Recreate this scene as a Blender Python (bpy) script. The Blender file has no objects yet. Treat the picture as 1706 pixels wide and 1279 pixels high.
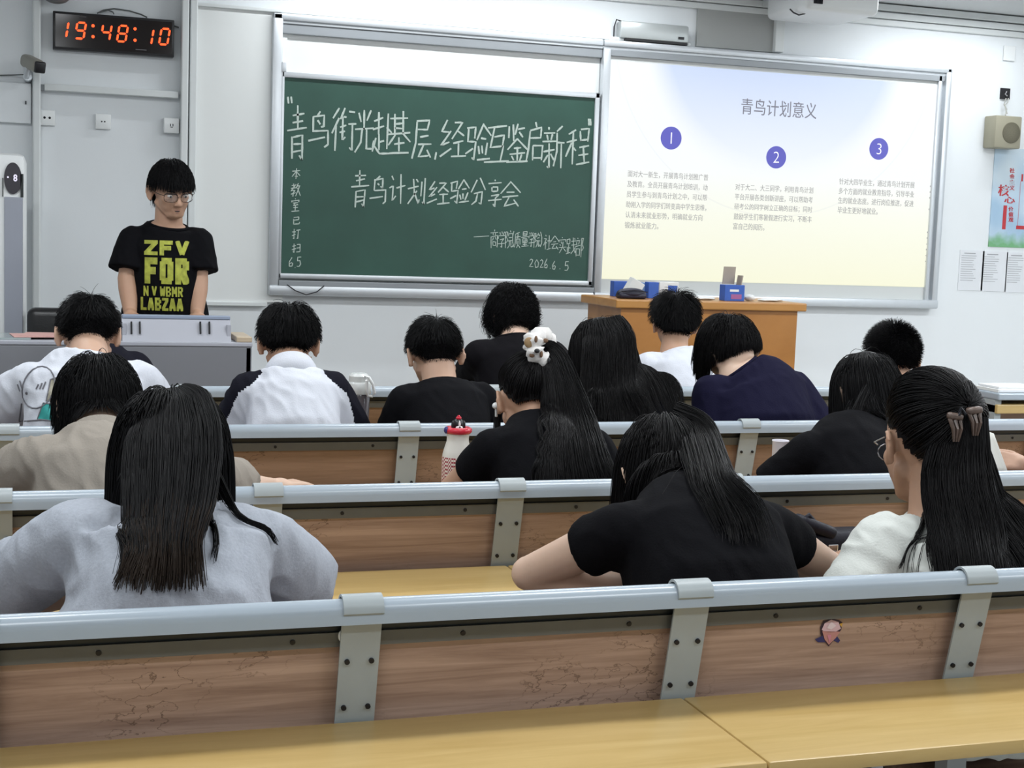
import bpy, bmesh, math, random
import numpy as np
from mathutils import Vector, Matrix, Euler, noise
from mathutils.bvhtree import BVHTree

S = bpy.context.scene
COL = S.collection

# ------------------------------------------------------------------ camera
FPX, YAW, PITCH, ROLL = 2390.881, 0.3183, 0.10483, 0.03589
CAM = np.array([-0.462, 0.0, 1.46])
PW, PH = 1706.0, 1279.0
_cy, _sy = math.cos(YAW), math.sin(YAW)
FWD = np.array([_sy*math.cos(PITCH), _cy*math.cos(PITCH), -math.sin(PITCH)])
_R = np.array([_cy, -_sy, 0.0]); _U = np.cross(_R, FWD)
RGT = math.cos(ROLL)*_R + math.sin(ROLL)*_U
UPV = -math.sin(ROLL)*_R + math.cos(ROLL)*_U
cd = bpy.data.cameras.new('camera'); co = bpy.data.objects.new('camera', cd); COL.objects.link(co)
cd.sensor_fit = 'HORIZONTAL'; cd.sensor_width = 36.0; cd.lens = FPX*36.0/PW; cd.clip_start = 0.05
co.matrix_world = Matrix(((RGT[0], UPV[0], -FWD[0], CAM[0]), (RGT[1], UPV[1], -FWD[1], CAM[1]),
                          (RGT[2], UPV[2], -FWD[2], CAM[2]), (0, 0, 0, 1)))
S.camera = co

def ray(x, y):
    return FWD + RGT*(x-PW/2)/FPX - UPV*(y-PH/2)/FPX
def at(x, y, Y):
    """point of the room at depth Y that the photograph shows at pixel (x, y)"""
    d = ray(x, y); return CAM + d*(Y-CAM[1])/d[1]
def atz(x, y, Z):
    d = ray(x, y); return CAM + d*(Z-CAM[2])/d[2]

# ------------------------------------------------------------------ world, lights, exposure
wd = bpy.data.worlds.new('world'); S.world = wd; wd.use_nodes = True
wd.node_tree.nodes['Background'].inputs[0].default_value = (0.8, 0.88, 1.0, 1)
wd.node_tree.nodes['Background'].inputs[1].default_value = 0.25
S.view_settings.view_transform = 'Standard'; S.view_settings.look = 'None'
S.view_settings.exposure = 0.0; S.view_settings.gamma = 1.0
S.view_settings.use_curve_mapping = False
CEIL = 2.86
def area(name, loc, sx, sy, power, col=(0.93, 0.97, 1.0), rot=(0, 0, 0)):
    l = bpy.data.lights.new(name, 'AREA'); l.shape = 'RECTANGLE'; l.size = sx; l.size_y = sy
    l.energy = power; l.color = col
    o = bpy.data.objects.new(name, l); COL.objects.link(o); o.location = loc; o.rotation_euler = rot
    return o
LP = 27.0
for ly in (0.3, 2.6, 4.7):
    for lx in (-0.9, 1.3, 3.5, 5.3):
        area('ceiling_tube_light', (lx, ly, CEIL-0.05), 1.2, 0.25, LP if lx < 5 else LP*1.7)
for lx in (1.1, 2.2, 4.6):
    area('board_tube_light', (lx, 7.02, CEIL-0.04), 1.0, 0.05, 10.0)

# ------------------------------------------------------------------ helpers
_mats = {}
def mat(name, col, rough=0.5, metal=0.0, spec=0.5, emit=None, estr=1.0, var=0.0, vscale=8.0, bump=0.0, bscale=60.0, alpha=1.0, trans=0.0):
    if name in _mats: return _mats[name]
    m = bpy.data.materials.new(name); m.use_nodes = True
    nt = m.node_tree; b = nt.nodes['Principled BSDF']
    b.inputs['Base Color'].default_value = (*col, 1); b.inputs['Roughness'].default_value = rough
    b.inputs['Metallic'].default_value = metal; b.inputs['Specular IOR Level'].default_value = spec
    if trans: b.inputs['Transmission Weight'].default_value = trans
    if emit: b.inputs['Emission Color'].default_value = (*emit, 1); b.inputs['Emission Strength'].default_value = estr
    if var or bump:
        tc = nt.nodes.new('ShaderNodeTexCoord')
        if var:
            n = nt.nodes.new('ShaderNodeTexNoise'); n.inputs['Scale'].default_value = vscale; n.inputs['Detail'].default_value = 4
            nt.links.new(tc.outputs['Object'], n.inputs['Vector'])
            mx = nt.nodes.new('ShaderNodeMix'); mx.data_type = 'RGBA'
            mx.inputs[6].default_value = (*[c*(1-var) for c in col], 1); mx.inputs[7].default_value = (*[min(1, c*(1+var)) for c in col], 1)
            nt.links.new(n.outputs['Fac'], mx.inputs[0]); nt.links.new(mx.outputs[2], b.inputs['Base Color'])
        if bump:
            n2 = nt.nodes.new('ShaderNodeTexNoise'); n2.inputs['Scale'].default_value = bscale; n2.inputs['Detail'].default_value = 3
            nt.links.new(tc.outputs['Object'], n2.inputs['Vector'])
            bp = nt.nodes.new('ShaderNodeBump'); bp.inputs['Strength'].default_value = bump; bp.inputs['Distance'].default_value = 0.004
            nt.links.new(n2.outputs['Fac'], bp.inputs['Height']); nt.links.new(bp.outputs['Normal'], b.inputs['Normal'])
    _mats[name] = m; return m

def wood(name, c1, c2, rough=0.4, scale=(2.0, 30.0, 30.0), marks=0.0, spec=0.5, markcol=(0.05, 0.02, 0.01)):
    if name in _mats: return _mats[name]
    m = bpy.data.materials.new(name); m.use_nodes = True; nt = m.node_tree; b = nt.nodes['Principled BSDF']
    b.inputs['Roughness'].default_value = rough; b.inputs['Specular IOR Level'].default_value = spec
    tc = nt.nodes.new('ShaderNodeTexCoord'); mp = nt.nodes.new('ShaderNodeMapping'); mp.inputs['Scale'].default_value = scale
    nt.links.new(tc.outputs['Object'], mp.inputs['Vector'])
    n = nt.nodes.new('ShaderNodeTexNoise'); n.inputs['Scale'].default_value = 1.6; n.inputs['Detail'].default_value = 7; n.inputs['Roughness'].default_value = 0.65
    n.inputs['Distortion'].default_value = 0.6
    nt.links.new(mp.outputs['Vector'], n.inputs['Vector'])
    r = nt.nodes.new('ShaderNodeValToRGB'); r.color_ramp.elements[0].position = 0.32; r.color_ramp.elements[1].position = 0.7
    r.color_ramp.elements[0].color = (*c1, 1); r.color_ramp.elements[1].color = (*c2, 1)
    nt.links.new(n.outputs['Fac'], r.inputs['Fac'])
    out = r.outputs['Color']
    if marks:
        # scribbles: thin dark veins kept to a few patches
        v = nt.nodes.new('ShaderNodeTexNoise'); v.inputs['Scale'].default_value = 26; v.inputs['Detail'].default_value = 5
        mp2 = nt.nodes.new('ShaderNodeMapping'); mp2.inputs['Scale'].default_value = (0.8, 1, 1.5)
        nt.links.new(tc.outputs['Object'], mp2.inputs['Vector']); nt.links.new(mp2.outputs['Vector'], v.inputs['Vector'])
        r2 = nt.nodes.new('ShaderNodeValToRGB'); e = r2.color_ramp.elements
        e[0].position = 0.485; e[0].color = (0, 0, 0, 1); e[1].position = 0.5; e[1].color = (1, 1, 1, 1)
        x = e.new(0.515); x.color = (0, 0, 0, 1)
        nt.links.new(v.outputs['Fac'], r2.inputs['Fac'])
        g = nt.nodes.new('ShaderNodeTexNoise'); g.inputs['Scale'].default_value = 4.2; g.inputs['Detail'].default_value = 1
        nt.links.new(tc.outputs['Object'], g.inputs['Vector'])
        r3 = nt.nodes.new('ShaderNodeValToRGB'); r3.color_ramp.elements[0].position = 0.56; r3.color_ramp.elements[1].position = 0.68
        nt.links.new(g.outputs['Fac'], r3.inputs['Fac'])
        mu = nt.nodes.new('ShaderNodeMath'); mu.operation = 'MULTIPLY'; nt.links.new(r2.outputs['Color'], mu.inputs[0]); nt.links.new(r3.outputs['Color'], mu.inputs[1])
        mu2 = nt.nodes.new('ShaderNodeMath'); mu2.operation = 'MULTIPLY'; mu2.inputs[1].default_value = marks; nt.links.new(mu.outputs[0], mu2.inputs[0])
        mx = nt.nodes.new('ShaderNodeMix'); mx.data_type = 'RGBA'; mx.inputs[7].default_value = (*markcol, 1)
        nt.links.new(mu2.outputs[0], mx.inputs[0]); nt.links.new(out, mx.inputs[6]); out = mx.outputs[2]
    nt.links.new(out, b.inputs['Base Color'])
    _mats[name] = m; return m

def tag(o, label, cat, group=None):
    o['label'] = label; o['category'] = cat
    if group: o['group'] = group
    return o
def thing(name, label, cat, loc=(0, 0, 0), group=None):
    o = bpy.data.objects.new(name, None); COL.objects.link(o); o.location = loc; o.empty_display_size = 0.1
    return tag(o, label, cat, group)
def link(name, me, m, parent=None):
    """mesh given in room coordinates; a child keeps its place under its parent"""
    o = bpy.data.objects.new(name, me); COL.objects.link(o)
    for q in (m if isinstance(m, (list, tuple)) else [m]): me.materials.append(q)
    if parent is not None:
        o.parent = parent
        w = Vector((0, 0, 0)); p = parent
        while p is not None: w += p.location; p = p.parent
        me.transform(Matrix.Translation(-w))
    return o
def smooth(me, ang=None):
    me.polygons.foreach_set('use_smooth', [True]*len(me.polygons))
    if ang is not None: me.set_sharp_from_angle(angle=math.radians(ang))
def np_mesh(name, V, F):
    """V (n,3); F list of index arrays/tuples"""
    me = bpy.data.meshes.new(name)
    if isinstance(F, np.ndarray):
        n, k = F.shape
        me.vertices.add(len(V)); me.vertices.foreach_set('co', np.asarray(V, np.float32).ravel())
        me.loops.add(n*k); me.loops.foreach_set('vertex_index', F.astype(np.int32).ravel())
        me.polygons.add(n); me.polygons.foreach_set('loop_start', np.arange(0, n*k, k, dtype=np.int32))
        me.update(calc_edges=True); me.validate()
    else:
        me.from_pydata([tuple(v) for v in V], [], [tuple(f) for f in F]); me.update()
    return me

class MB:
    """collects shapes, becomes ONE mesh object"""
    def __init__(s): s.bm = bmesh.new()
    def box(s, c, d, bev=0.0, rot=None, seg=2):
        r = bmesh.ops.create_cube(s.bm, size=1.0); vs = r['verts']
        for v in vs: v.co = Vector((v.co.x*d[0], v.co.y*d[1], v.co.z*d[2]))
        if bev:
            es = list({e for v in vs for e in v.link_edges})
            q = bmesh.ops.bevel(s.bm, geom=es, offset=bev, segments=seg, affect='EDGES', profile=0.5)
            vs = list({v for f in q['faces'] for v in f.verts} | {v for v in vs if v.is_valid})
        M = (rot.to_matrix() if rot is not None else Matrix.Identity(3))
        for v in vs: v.co = M @ v.co + Vector(c)
        return s
    def bb(s, x0, x1, y0, y1, z0, z1, bev=0.0):
        return s.box(((x0+x1)/2, (y0+y1)/2, (z0+z1)/2), (abs(x1-x0), abs(y1-y0), abs(z1-z0)), bev)
    def raw(s, V, F):
        vs = [s.bm.verts.new(tuple(v)) for v in V]
        for f in F:
            try: s.bm.faces.new([vs[i] for i in f])
            except ValueError: pass
        return s
    def cyl(s, p0, p1, r0, r1=None, seg=16):
        V, F = capsule(p0, p1, r0, r0 if r1 is None else r1, seg, flat=True); return s.raw(V, F)
    def tube(s, pts, r, seg=6, closed=False):
        P = [Vector(p) for p in pts]; n = len(P); V = []; F = []
        ref = Vector((0.31, 0.22, 0.92)).normalized()
        for i, p in enumerate(P):
            a = P[(i-1) % n] if (closed or i > 0) else p; b = P[(i+1) % n] if (closed or i < n-1) else p
            t = (b-a).normalized(); u = t.cross(ref)
            if u.length < 1e-3: u = t.cross(Vector((1, 0, 0)))
            u.normalize(); w = t.cross(u); rr = r[i] if hasattr(r, '__len__') else r
            for k in range(seg):
                an = 2*math.pi*k/seg; V.append(p + (u*math.cos(an) + w*math.sin(an))*rr)
        for i in range(n if closed else n-1):
            for k in range(seg):
                j = (i+1) % n; F.append((i*seg+k, i*seg+(k+1) % seg, j*seg+(k+1) % seg, j*seg+k))
        if not closed: F.append(tuple(range(seg))[::-1]); F.append(tuple((n-1)*seg+k for k in range(seg)))
        return s.raw(V, F)
    def lathe(s, prof, c, seg=24, cap=True):
        V = []; F = []; n = len(prof)
        for r, z in prof:
            for k in range(seg):
                a = 2*math.pi*k/seg; V.append((c[0]+r*math.cos(a), c[1]+r*math.sin(a), c[2]+z))
        for i in range(n-1):
            for k in range(seg):
                F.append((i*seg+k, i*seg+(k+1) % seg, (i+1)*seg+(k+1) % seg, (i+1)*seg+k))
        if cap: F.append(tuple(range(seg))[::-1]); F.append(tuple((n-1)*seg+k for k in range(seg)))
        return s.raw(V, F)
    def ell(s, c, r, rot=None, seg=20, rings=12):
        V, F = ellipsoid(c, r, rot, seg, rings); return s.raw(V, F)
    def prism(s, poly, axis, lo, hi):
        """poly of 2-D points swept along axis 0/1/2 from lo to hi"""
        def P(a, b, t): return [(t, a, b), (a, t, b), (a, b, t)][axis]
        n = len(poly); V = [P(a, b, lo) for a, b in poly] + [P(a, b, hi) for a, b in poly]
        F = [tuple(range(n))[::-1], tuple(range(n, 2*n))] + [(i, (i+1) % n, n+(i+1) % n, n+i) for i in range(n)]
        return s.raw(V, F)
    def build(s, name, m, parent=None, sm=None):
        bmesh.ops.recalc_face_normals(s.bm, faces=s.bm.faces)
        me = bpy.data.meshes.new(name); s.bm.to_mesh(me); s.bm.free()
        if sm is not None: smooth(me, sm)
        return link(name, me, m, parent)
def struct(name, mb, m, sm=None):
    o = mb.build(name, m, None, sm); o['kind'] = 'structure'; return o

def _frame(t):
    t = t/np.linalg.norm(t); ref = np.array([0, 0, 1.0]) if abs(t[2]) < 0.9 else np.array([0, 1.0, 0])
    u = np.cross(t, ref); u /= np.linalg.norm(u); return t, u, np.cross(t, u)
def capsule(p0, p1, r0, r1, seg=16, flat=False, flat1=False):
    p0 = np.array(p0, float); p1 = np.array(p1, float); t, u, w = _frame(p1-p0)
    rings = []
    if flat: rings += [(p0, r0)]
    else: rings += [(p0 - t*r0*math.cos(a), max(r0*math.sin(a), r0*0.05)) for a in (0.05, 0.5, 1.0)] + [(p0, r0)]
    rings += [(p1, r1)]
    if not (flat or flat1): rings += [(p1 + t*r1*math.cos(a), max(r1*math.sin(a), r1*0.05)) for a in (1.0, 0.5, 0.05)]
    V = []; F = []
    for c, r in rings:
        for k in range(seg):
            a = 2*math.pi*k/seg; V.append(c + r*(u*math.cos(a) + w*math.sin(a)))
    for i in range(len(rings)-1):
        for k in range(seg):
            F.append((i*seg+k, i*seg+(k+1) % seg, (i+1)*seg+(k+1) % seg, (i+1)*seg+k))
    F.append(tuple(range(seg))[::-1]); F.append(tuple((len(rings)-1)*seg+k for k in range(seg)))
    return V, F
def ellipsoid(c, r, rot=None, seg=20, rings=12):
    c = np.array(c, float); M = np.array(rot) if rot is not None else np.eye(3); V = []; F = []
    for i in range(1, rings):
        th = math.pi*i/rings
        for k in range(seg):
            a = 2*math.pi*k/seg
            V.append(c + M @ (np.array([math.sin(th)*math.cos(a), math.sin(th)*math.sin(a), math.cos(th)])*r))
    V.append(c + M @ np.array([0, 0, r[2]])); V.append(c - M @ np.array([0, 0, r[2]])); n = len(V)
    for i in range(rings-2):
        for k in range(seg): F.append((i*seg+k, (i+1)*seg+k, (i+1)*seg+(k+1) % seg, i*seg+(k+1) % seg))
    for k in range(seg):
        F.append((n-2, k, (k+1) % seg)); F.append((n-1, (rings-2)*seg+(k+1) % seg, (rings-2)*seg+k))
    return V, F

def text_mesh(body, size=1.0, bold=0.0, extrude=0.0, align='LEFT', spacing=1.0):
    """mesh of a line of lettering in the xy plane"""
    cu = bpy.data.curves.new('lettering', 'FONT'); cu.body = body; cu.size = size; cu.offset = bold; cu.extrude = extrude
    cu.align_x = align; cu.space_character = spacing
    o = bpy.data.objects.new('lettering', cu); COL.objects.link(o)
    dg = bpy.context.evaluated_depsgraph_get(); me = bpy.data.meshes.new_from_object(o.evaluated_get(dg))
    bpy.data.objects.remove(o); bpy.data.curves.remove(cu)
    return me
def text_in_box(body, x0, x1, z0, z1, Y, m, name, parent, bold=0.0, extrude=0.0008):
    """lettering stretched into a rectangle of a plane facing the room (normal -Y)"""
    me = text_mesh(body, 1.0, bold, extrude)
    co_ = np.array([v.co[:] for v in me.vertices]); lo = co_.min(0); hi = co_.max(0)
    for v in me.vertices:
        a = (v.co.x-lo[0])/(hi[0]-lo[0]); b = (v.co.y-lo[1])/(hi[1]-lo[1])
        v.co = (x0+(x1-x0)*a, Y - v.co.z, z0+(z1-z0)*b)
    return link(name, me, m, parent)

# ------------------------------------------------------------------ materials
M_wall = mat('painted_wall', (0.78, 0.81, 0.83), 0.75, var=0.025, vscale=2.0, bump=0.05, bscale=90)
M_panelwall = mat('white_wall_panel', (0.78, 0.80, 0.79), 0.55, var=0.015, vscale=3)
M_trim = mat('pale_trim', (0.70, 0.73, 0.73), 0.5, var=0.02)
M_ceil = mat('ceiling_paint', (0.62, 0.64, 0.65), 0.8, var=0.02)
M_floor = mat('grey_floor_tile', (0.35, 0.34, 0.32), 0.35, var=0.08, vscale=5)
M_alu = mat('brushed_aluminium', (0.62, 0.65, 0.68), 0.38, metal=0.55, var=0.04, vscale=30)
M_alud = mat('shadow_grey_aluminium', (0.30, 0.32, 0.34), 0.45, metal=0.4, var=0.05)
M_white = mat('white_plastic', (0.80, 0.82, 0.82), 0.35, var=0.01)
M_black = mat('black_plastic', (0.012, 0.012, 0.014), 0.35, var=0.1)
M_dark = mat('dark_hole', (0.01, 0.01, 0.012), 0.8)
M_rail = mat('enamelled_rail', (0.35, 0.405, 0.46), 0.24, spec=0.6, var=0.03, vscale=12)
M_strap = mat('grey_painted_strap', (0.33, 0.365, 0.375), 0.42, var=0.06, vscale=20)
M_angle = mat('grey_angle_strip', (0.12, 0.125, 0.122), 0.5, metal=0.2, var=0.10, vscale=25)
M_blk = mat('rail_shade_black', (0.012, 0.016, 0.017), 0.5, var=0.1)  # painted shade for the gap below each bench rail
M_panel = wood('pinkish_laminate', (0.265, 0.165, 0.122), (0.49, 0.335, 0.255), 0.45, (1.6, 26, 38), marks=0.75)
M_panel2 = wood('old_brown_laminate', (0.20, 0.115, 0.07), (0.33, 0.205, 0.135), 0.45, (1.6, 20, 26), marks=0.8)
M_desk = wood('yellow_desk_laminate', (0.445, 0.30, 0.105), (0.555, 0.395, 0.165), 0.30, (1.3, 14, 14))
M_desk_edge = wood('desk_edge_band', (0.60, 0.42, 0.19), (0.66, 0.48, 0.24), 0.3, (1.3, 14, 14))
M_bolt = mat('dark_bolt', (0.02, 0.02, 0.025), 0.4, metal=0.6)

# ------------------------------------------------------------------ room shell
YW = 7.46          # face of the front wall
struct('floor', MB().bb(-2.8, 6.2, -3.2, YW+0.12, -0.1, 0.0), M_floor)
struct('ceiling', MB().bb(-2.8, 6.2, -3.2, YW+0.12, CEIL, CEIL+0.1), M_ceil)
struct('wall_front', MB().bb(-2.8, 6.2, YW, YW+0.12, 0.0, CEIL), M_wall)
struct('wall_left', MB().bb(-2.9, -2.8, -3.2, YW+0.12, 0.0, CEIL), M_wall)
struct('wall_right', MB().bb(6.2, 6.3, -3.2, YW+0.12, 0.0, CEIL), M_wall)
struct('wall_back', MB().bb(-2.8, 6.2, -3.3, -3.2, 0.0, CEIL), M_wall)
def wx(x, y, Y=7.44): return at(x, y, Y)[0]
def wz(x, y, Y=7.44): return at(x, y, Y)[2]
# left pilaster edge, right trim of the clock bay, panelled bay up to the board
x0, x1 = wx(54, 240), wx(68, 240)
struct('trim_1', MB().bb(x0, x1, YW-0.06, YW, 0.0, CEIL, 0.008), M_trim)
x0, x1 = wx(299, 240), wx(311, 240)
struct('trim_2', MB().bb(x0, x1, YW-0.08, YW, 0.0, CEIL, 0.006), M_trim)
x0, x1 = wx(313.5, 240), wx(326, 240)
struct('trim_3', MB().bb(x0, x1, YW-0.065, YW, 0.0, CEIL, 0.006), M_trim)
z1 = wz(395, 502)
x0b = wx(326, 240)
struct('trim_4', MB().bb(x0b, 0.72, YW-0.03, YW, z1, wz(400, 17)), M_panelwall)
struct('trim_5', MB().bb(x0b, 0.64, YW-0.045, YW, z1-0.022, z1, 0.004), M_trim)
struct('trim_6', MB().bb(x0b, 2.95, YW-0.05, YW, wz(400, 17), wz(400, 17)+0.018, 0.004), M_trim)
# cable trunking under the ceiling, right of the projector
for k, (za, zb) in enumerate(((2.815, 2.853), (2.772, 2.808), (2.735, 2.768))):
    struct('trim_%d' % (7+k), MB().bb(2.3 if k else 3.1, 6.2, YW-0.05+0.012*k, YW, za, zb, 0.005), M_trim)
struct('baseboard_front', MB().bb(-2.8, 6.2, YW-0.02, YW, 0.0, 0.1, 0.004), M_trim)
# flat grey board and vertical duct above the screen
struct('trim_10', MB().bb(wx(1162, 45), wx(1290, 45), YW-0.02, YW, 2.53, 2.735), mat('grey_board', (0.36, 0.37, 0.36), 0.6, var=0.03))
struct('trim_11', MB().bb(wx(1289, 45), wx(1304, 45), YW-0.05, YW, 2.53, CEIL, 0.005), M_trim)

# ------------------------------------------------------------------ benches
RZ, RY0, RP, SX = 0.90, 2.10, 0.9605, 0.55
TILT = 0.045/0.20
def plane_y(y0, z): return y0 + (RZ-z)*TILT
DESK_Z = 0.70
rowinfo = [('A', -2, 5), ('B', -2, 6), ('C', -2, 6), ('D', -2, 5)]
labels = ['nearest bench row, with the ice cream sticker and yellow desk at the bottom edge',
          'second bench row from the camera, in front of the grey shirt woman',
          'third bench row from the camera, brown backrests with a red lidded bottle on its desk',
          'farthest bench row, only slivers of its pale rail and brown backrest show between students']
benches = []
for k, (_, i0, i1) in enumerate(rowinfo):
    y0 = RY0 + RP*k
    B = thing('lecture_bench', labels[k], 'bench', (SX*(i0+i1)/2, y0+0.2, 0), 'rows of joined lecture benches')
    benches.append(B)
    xa, xb = i0*SX-0.25, i1*SX+0.25
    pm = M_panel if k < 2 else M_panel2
    # rail: rounded bar, rolled over the top of the backrest
    prof = []
    for j in range(11):
        a = math.pi*(1.02 - 1.04*j/10); prof.append((y0 - 0.004 + 0.020*math.cos(a), RZ-0.020 + 0.020*math.sin(a)))
    prof = prof + [(y0+0.016, RZ-0.036), (y0-0.024, RZ-0.036)]
    MB().prism(prof, 0, xa, xb).build('rail', M_rail, B, 40)
    # black strip painting the shade in the cavity under the rail
    MB().prism([(plane_y(y0, RZ-.034)-0.002, RZ-.034), (plane_y(y0, RZ-.034)+0.016, RZ-.034), (plane_y(y0, RZ-.056)+0.016, RZ-.056), (plane_y(y0, RZ-.056)-0.002, RZ-.056)], 0, xa, xb).build('shade_strip', M_blk, B)
    for i in range(i0, i1):
        xl, xr = i*SX+0.004, (i+1)*SX-0.004
        def slab(za, zb, fwd, th):
            return [(plane_y(y0, za)+fwd, za), (plane_y(y0, za)+fwd+th, za), (plane_y(y0, zb)+fwd+th, zb), (plane_y(y0, zb)+fwd, zb)]
        st = MB().prism(slab(RZ-.055, RZ-.079, -0.006, 0.008), 0, xl, xr)
        so = st.build('angle_strip', M_angle, B)
        for fx in (0.3, 0.82):
            c = Vector((xl+(xr-xl)*fx, plane_y(y0, RZ-.067)-0.008, RZ-.067))
            MB().cyl(c, c+Vector((0, 0.004, 0.001)), 0.0042, seg=10).build('screw', M_bolt, so)
        MB().prism(slab(RZ-.074, 0.60, 0.002, 0.014), 0, xl, xr).build('backrest_panel', pm, B)
        # folding seat on the far side
        MB().box(((xl+xr)/2, y0+0.30, 0.435), (SX-0.07, 0.36, 0.022), 0.008).build('seat', pm, B)
    for i in range(i0, i1+1):
        x = i*SX
        # strap: bent flat bar over the rail and down the back
        pts = [(y0+0.022, RZ-0.05), (y0+0.022, RZ-0.018)]
        for j in range(9):
            a = math.pi*j/8; pts.append((y0-0.003 + 0.025*math.cos(a), RZ-0.018 + 0.025*math.sin(a)))
        pts += [(plane_y(y0, z)-0.021, z) for z in (RZ-.03, RZ-.10, 0.72, 0.66)]
        inner = []
        n = len(pts)
        for j in range(n):
            a = Vector(pts[max(j-1, 0)]); b = Vector(pts[min(j+1, n-1)]); t = (b-a).normalized()
            nrm = Vector((-t.y, t.x)); p = Vector(pts[j]) + nrm*0.004; inner.append((p.x, p.y))
        V = []; F = []
        hw = 0.031
        for lay in (pts, inner):
            for (py, pz) in lay: V += [(x-hw, py, pz), (x+hw, py, pz)]
        for j in range(n-1):
            a = 2*j; F += [(a, a+1, a+3, a+2), (2*n+a, 2*n+a+2, 2*n+a+3, 2*n+a+1), (a, a+2, 2*n+a+2, 2*n+a), (a+1, 2*n+a+1, 2*n+a+3, a+3)]
        F += [(0, 2*n, 2*n+1, 1), (2*n-2, 2*n-1, 4*n-1, 4*n-2)]
        s_ = MB().raw(V, F).build('strap', M_strap, B, 50)
        for bz in (0.80, 0.722):
            for dx in (-0.019, 0.019):
                c = Vector((x+dx, plane_y(y0, bz)-0.025, bz)); MB().cyl(c, c+Vector((0, 0.005, 0.001)), 0.0042, seg=10).build('bolt', M_bolt, s_)
        # steel pedestal under the backrest
        MB().bb(x-0.02, x+0.02, y0+0.012, y0+0.048, 0.0, 0.68).bb(x-0.03, x+0.03, y0-0.06, y0+0.22, 0.0, 0.02).bb(x-0.015, x+0.015, y0+0.04, y0+0.40, 0.40, 0.423).build('pedestal', M_strap, B)
        MB().bb(x-0.015, x+0.015, y0-0.24, y0+0.03, 0.64, 0.675).build('desk_bracket', M_strap, B)
    # desk top for the people behind, boards butted at the seams
    if True:
        seams = [xa, 0.555, xb] if k in (0, 1) else [xa, 1.66, xb]
        for j in range(len(seams)-1):
            zf = 0.004
            yb, yf = plane_y(y0, DESK_Z)-0.027, y0-0.285
            o = MB().bb(seams[j]+0.0008, seams[j+1]-0.0008, yf, yb, DESK_Z-0.024, DESK_Z, 0.005).build('desk_top', M_desk, B, 30)

# ------------------------------------------------------------------ board unit on the front wall
FY = 7.39          # front face of the board frame
fxl, fxr, fzt, fzb = 0.642, 4.640, 2.520, 1.098
bb_ = thing('sliding_blackboard', 'green sliding chalkboard covered with white handwriting, left half of the long grey frame', 'blackboard', (0.645, FY, 1.1))
XM = 2.432         # where the screen begins
XM = 2.432
bm_ = MB(); fw = 0.055
bm_.bb(fxl, fxl+0.05, FY, YW-0.0005, fzb, fzt, 0.008)
def fbars(mb, xa, xb):
    mb.bb(xa, xb, FY, YW-0.0005, fzt-0.035, fzt, 0.008).bb(xa, xb, FY+0.012, YW-0.0005, fzt-0.05, fzt-0.034, 0.003).bb(xa, xb, FY-0.01, YW-0.0005, fzb, fzb+0.052, 0.010); return mb
fbars(bm_, fxl, XM-0.004).build('frame', M_alu, bb_, 40)
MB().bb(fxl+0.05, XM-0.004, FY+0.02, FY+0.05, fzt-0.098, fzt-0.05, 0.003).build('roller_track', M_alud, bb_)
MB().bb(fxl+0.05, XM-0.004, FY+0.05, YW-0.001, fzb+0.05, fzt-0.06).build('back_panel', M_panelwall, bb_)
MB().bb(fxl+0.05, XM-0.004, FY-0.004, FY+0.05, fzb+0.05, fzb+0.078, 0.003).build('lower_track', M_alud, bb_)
# green sliding panel
gy = FY + 0.012
gx0, gx1, gz0, gz1 = 0.704, 2.392, 1.212, 2.202
gb = MB().bb(gx0, gx1, gy, gy+0.02, gz0, gz1).build('green_panel', None or mat('chalkboard_green', (0.022, 0.075, 0.055), 0.55, var=0.30, vscale=3.5), bb_)
gt = MB(); t = 0.026
gt.bb(gx0-t*.55, gx1+t, gy-0.012, gy+0.03, gz1, gz1+t*1.15, 0.004).bb(gx0-t*.55, gx1+t, gy-0.012, gy+0.03, gz0-t, gz0, 0.004)
gt.bb(gx0-t*.6, gx0, gy-0.012, gy+0.03, gz0-t, gz1+t*1.2, 0.004).bb(gx1, gx1+t, gy-0.012, gy+0.03, gz0-t, gz1+t*1.15, 0.004)
gt.bb(gx0-t*.6, gx0+0.008, gy-0.014, gy+0.03, gz1+t, gz1+t+0.05, 0.003)
gt.build('panel_rim', M_alu, gb, 40)

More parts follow.
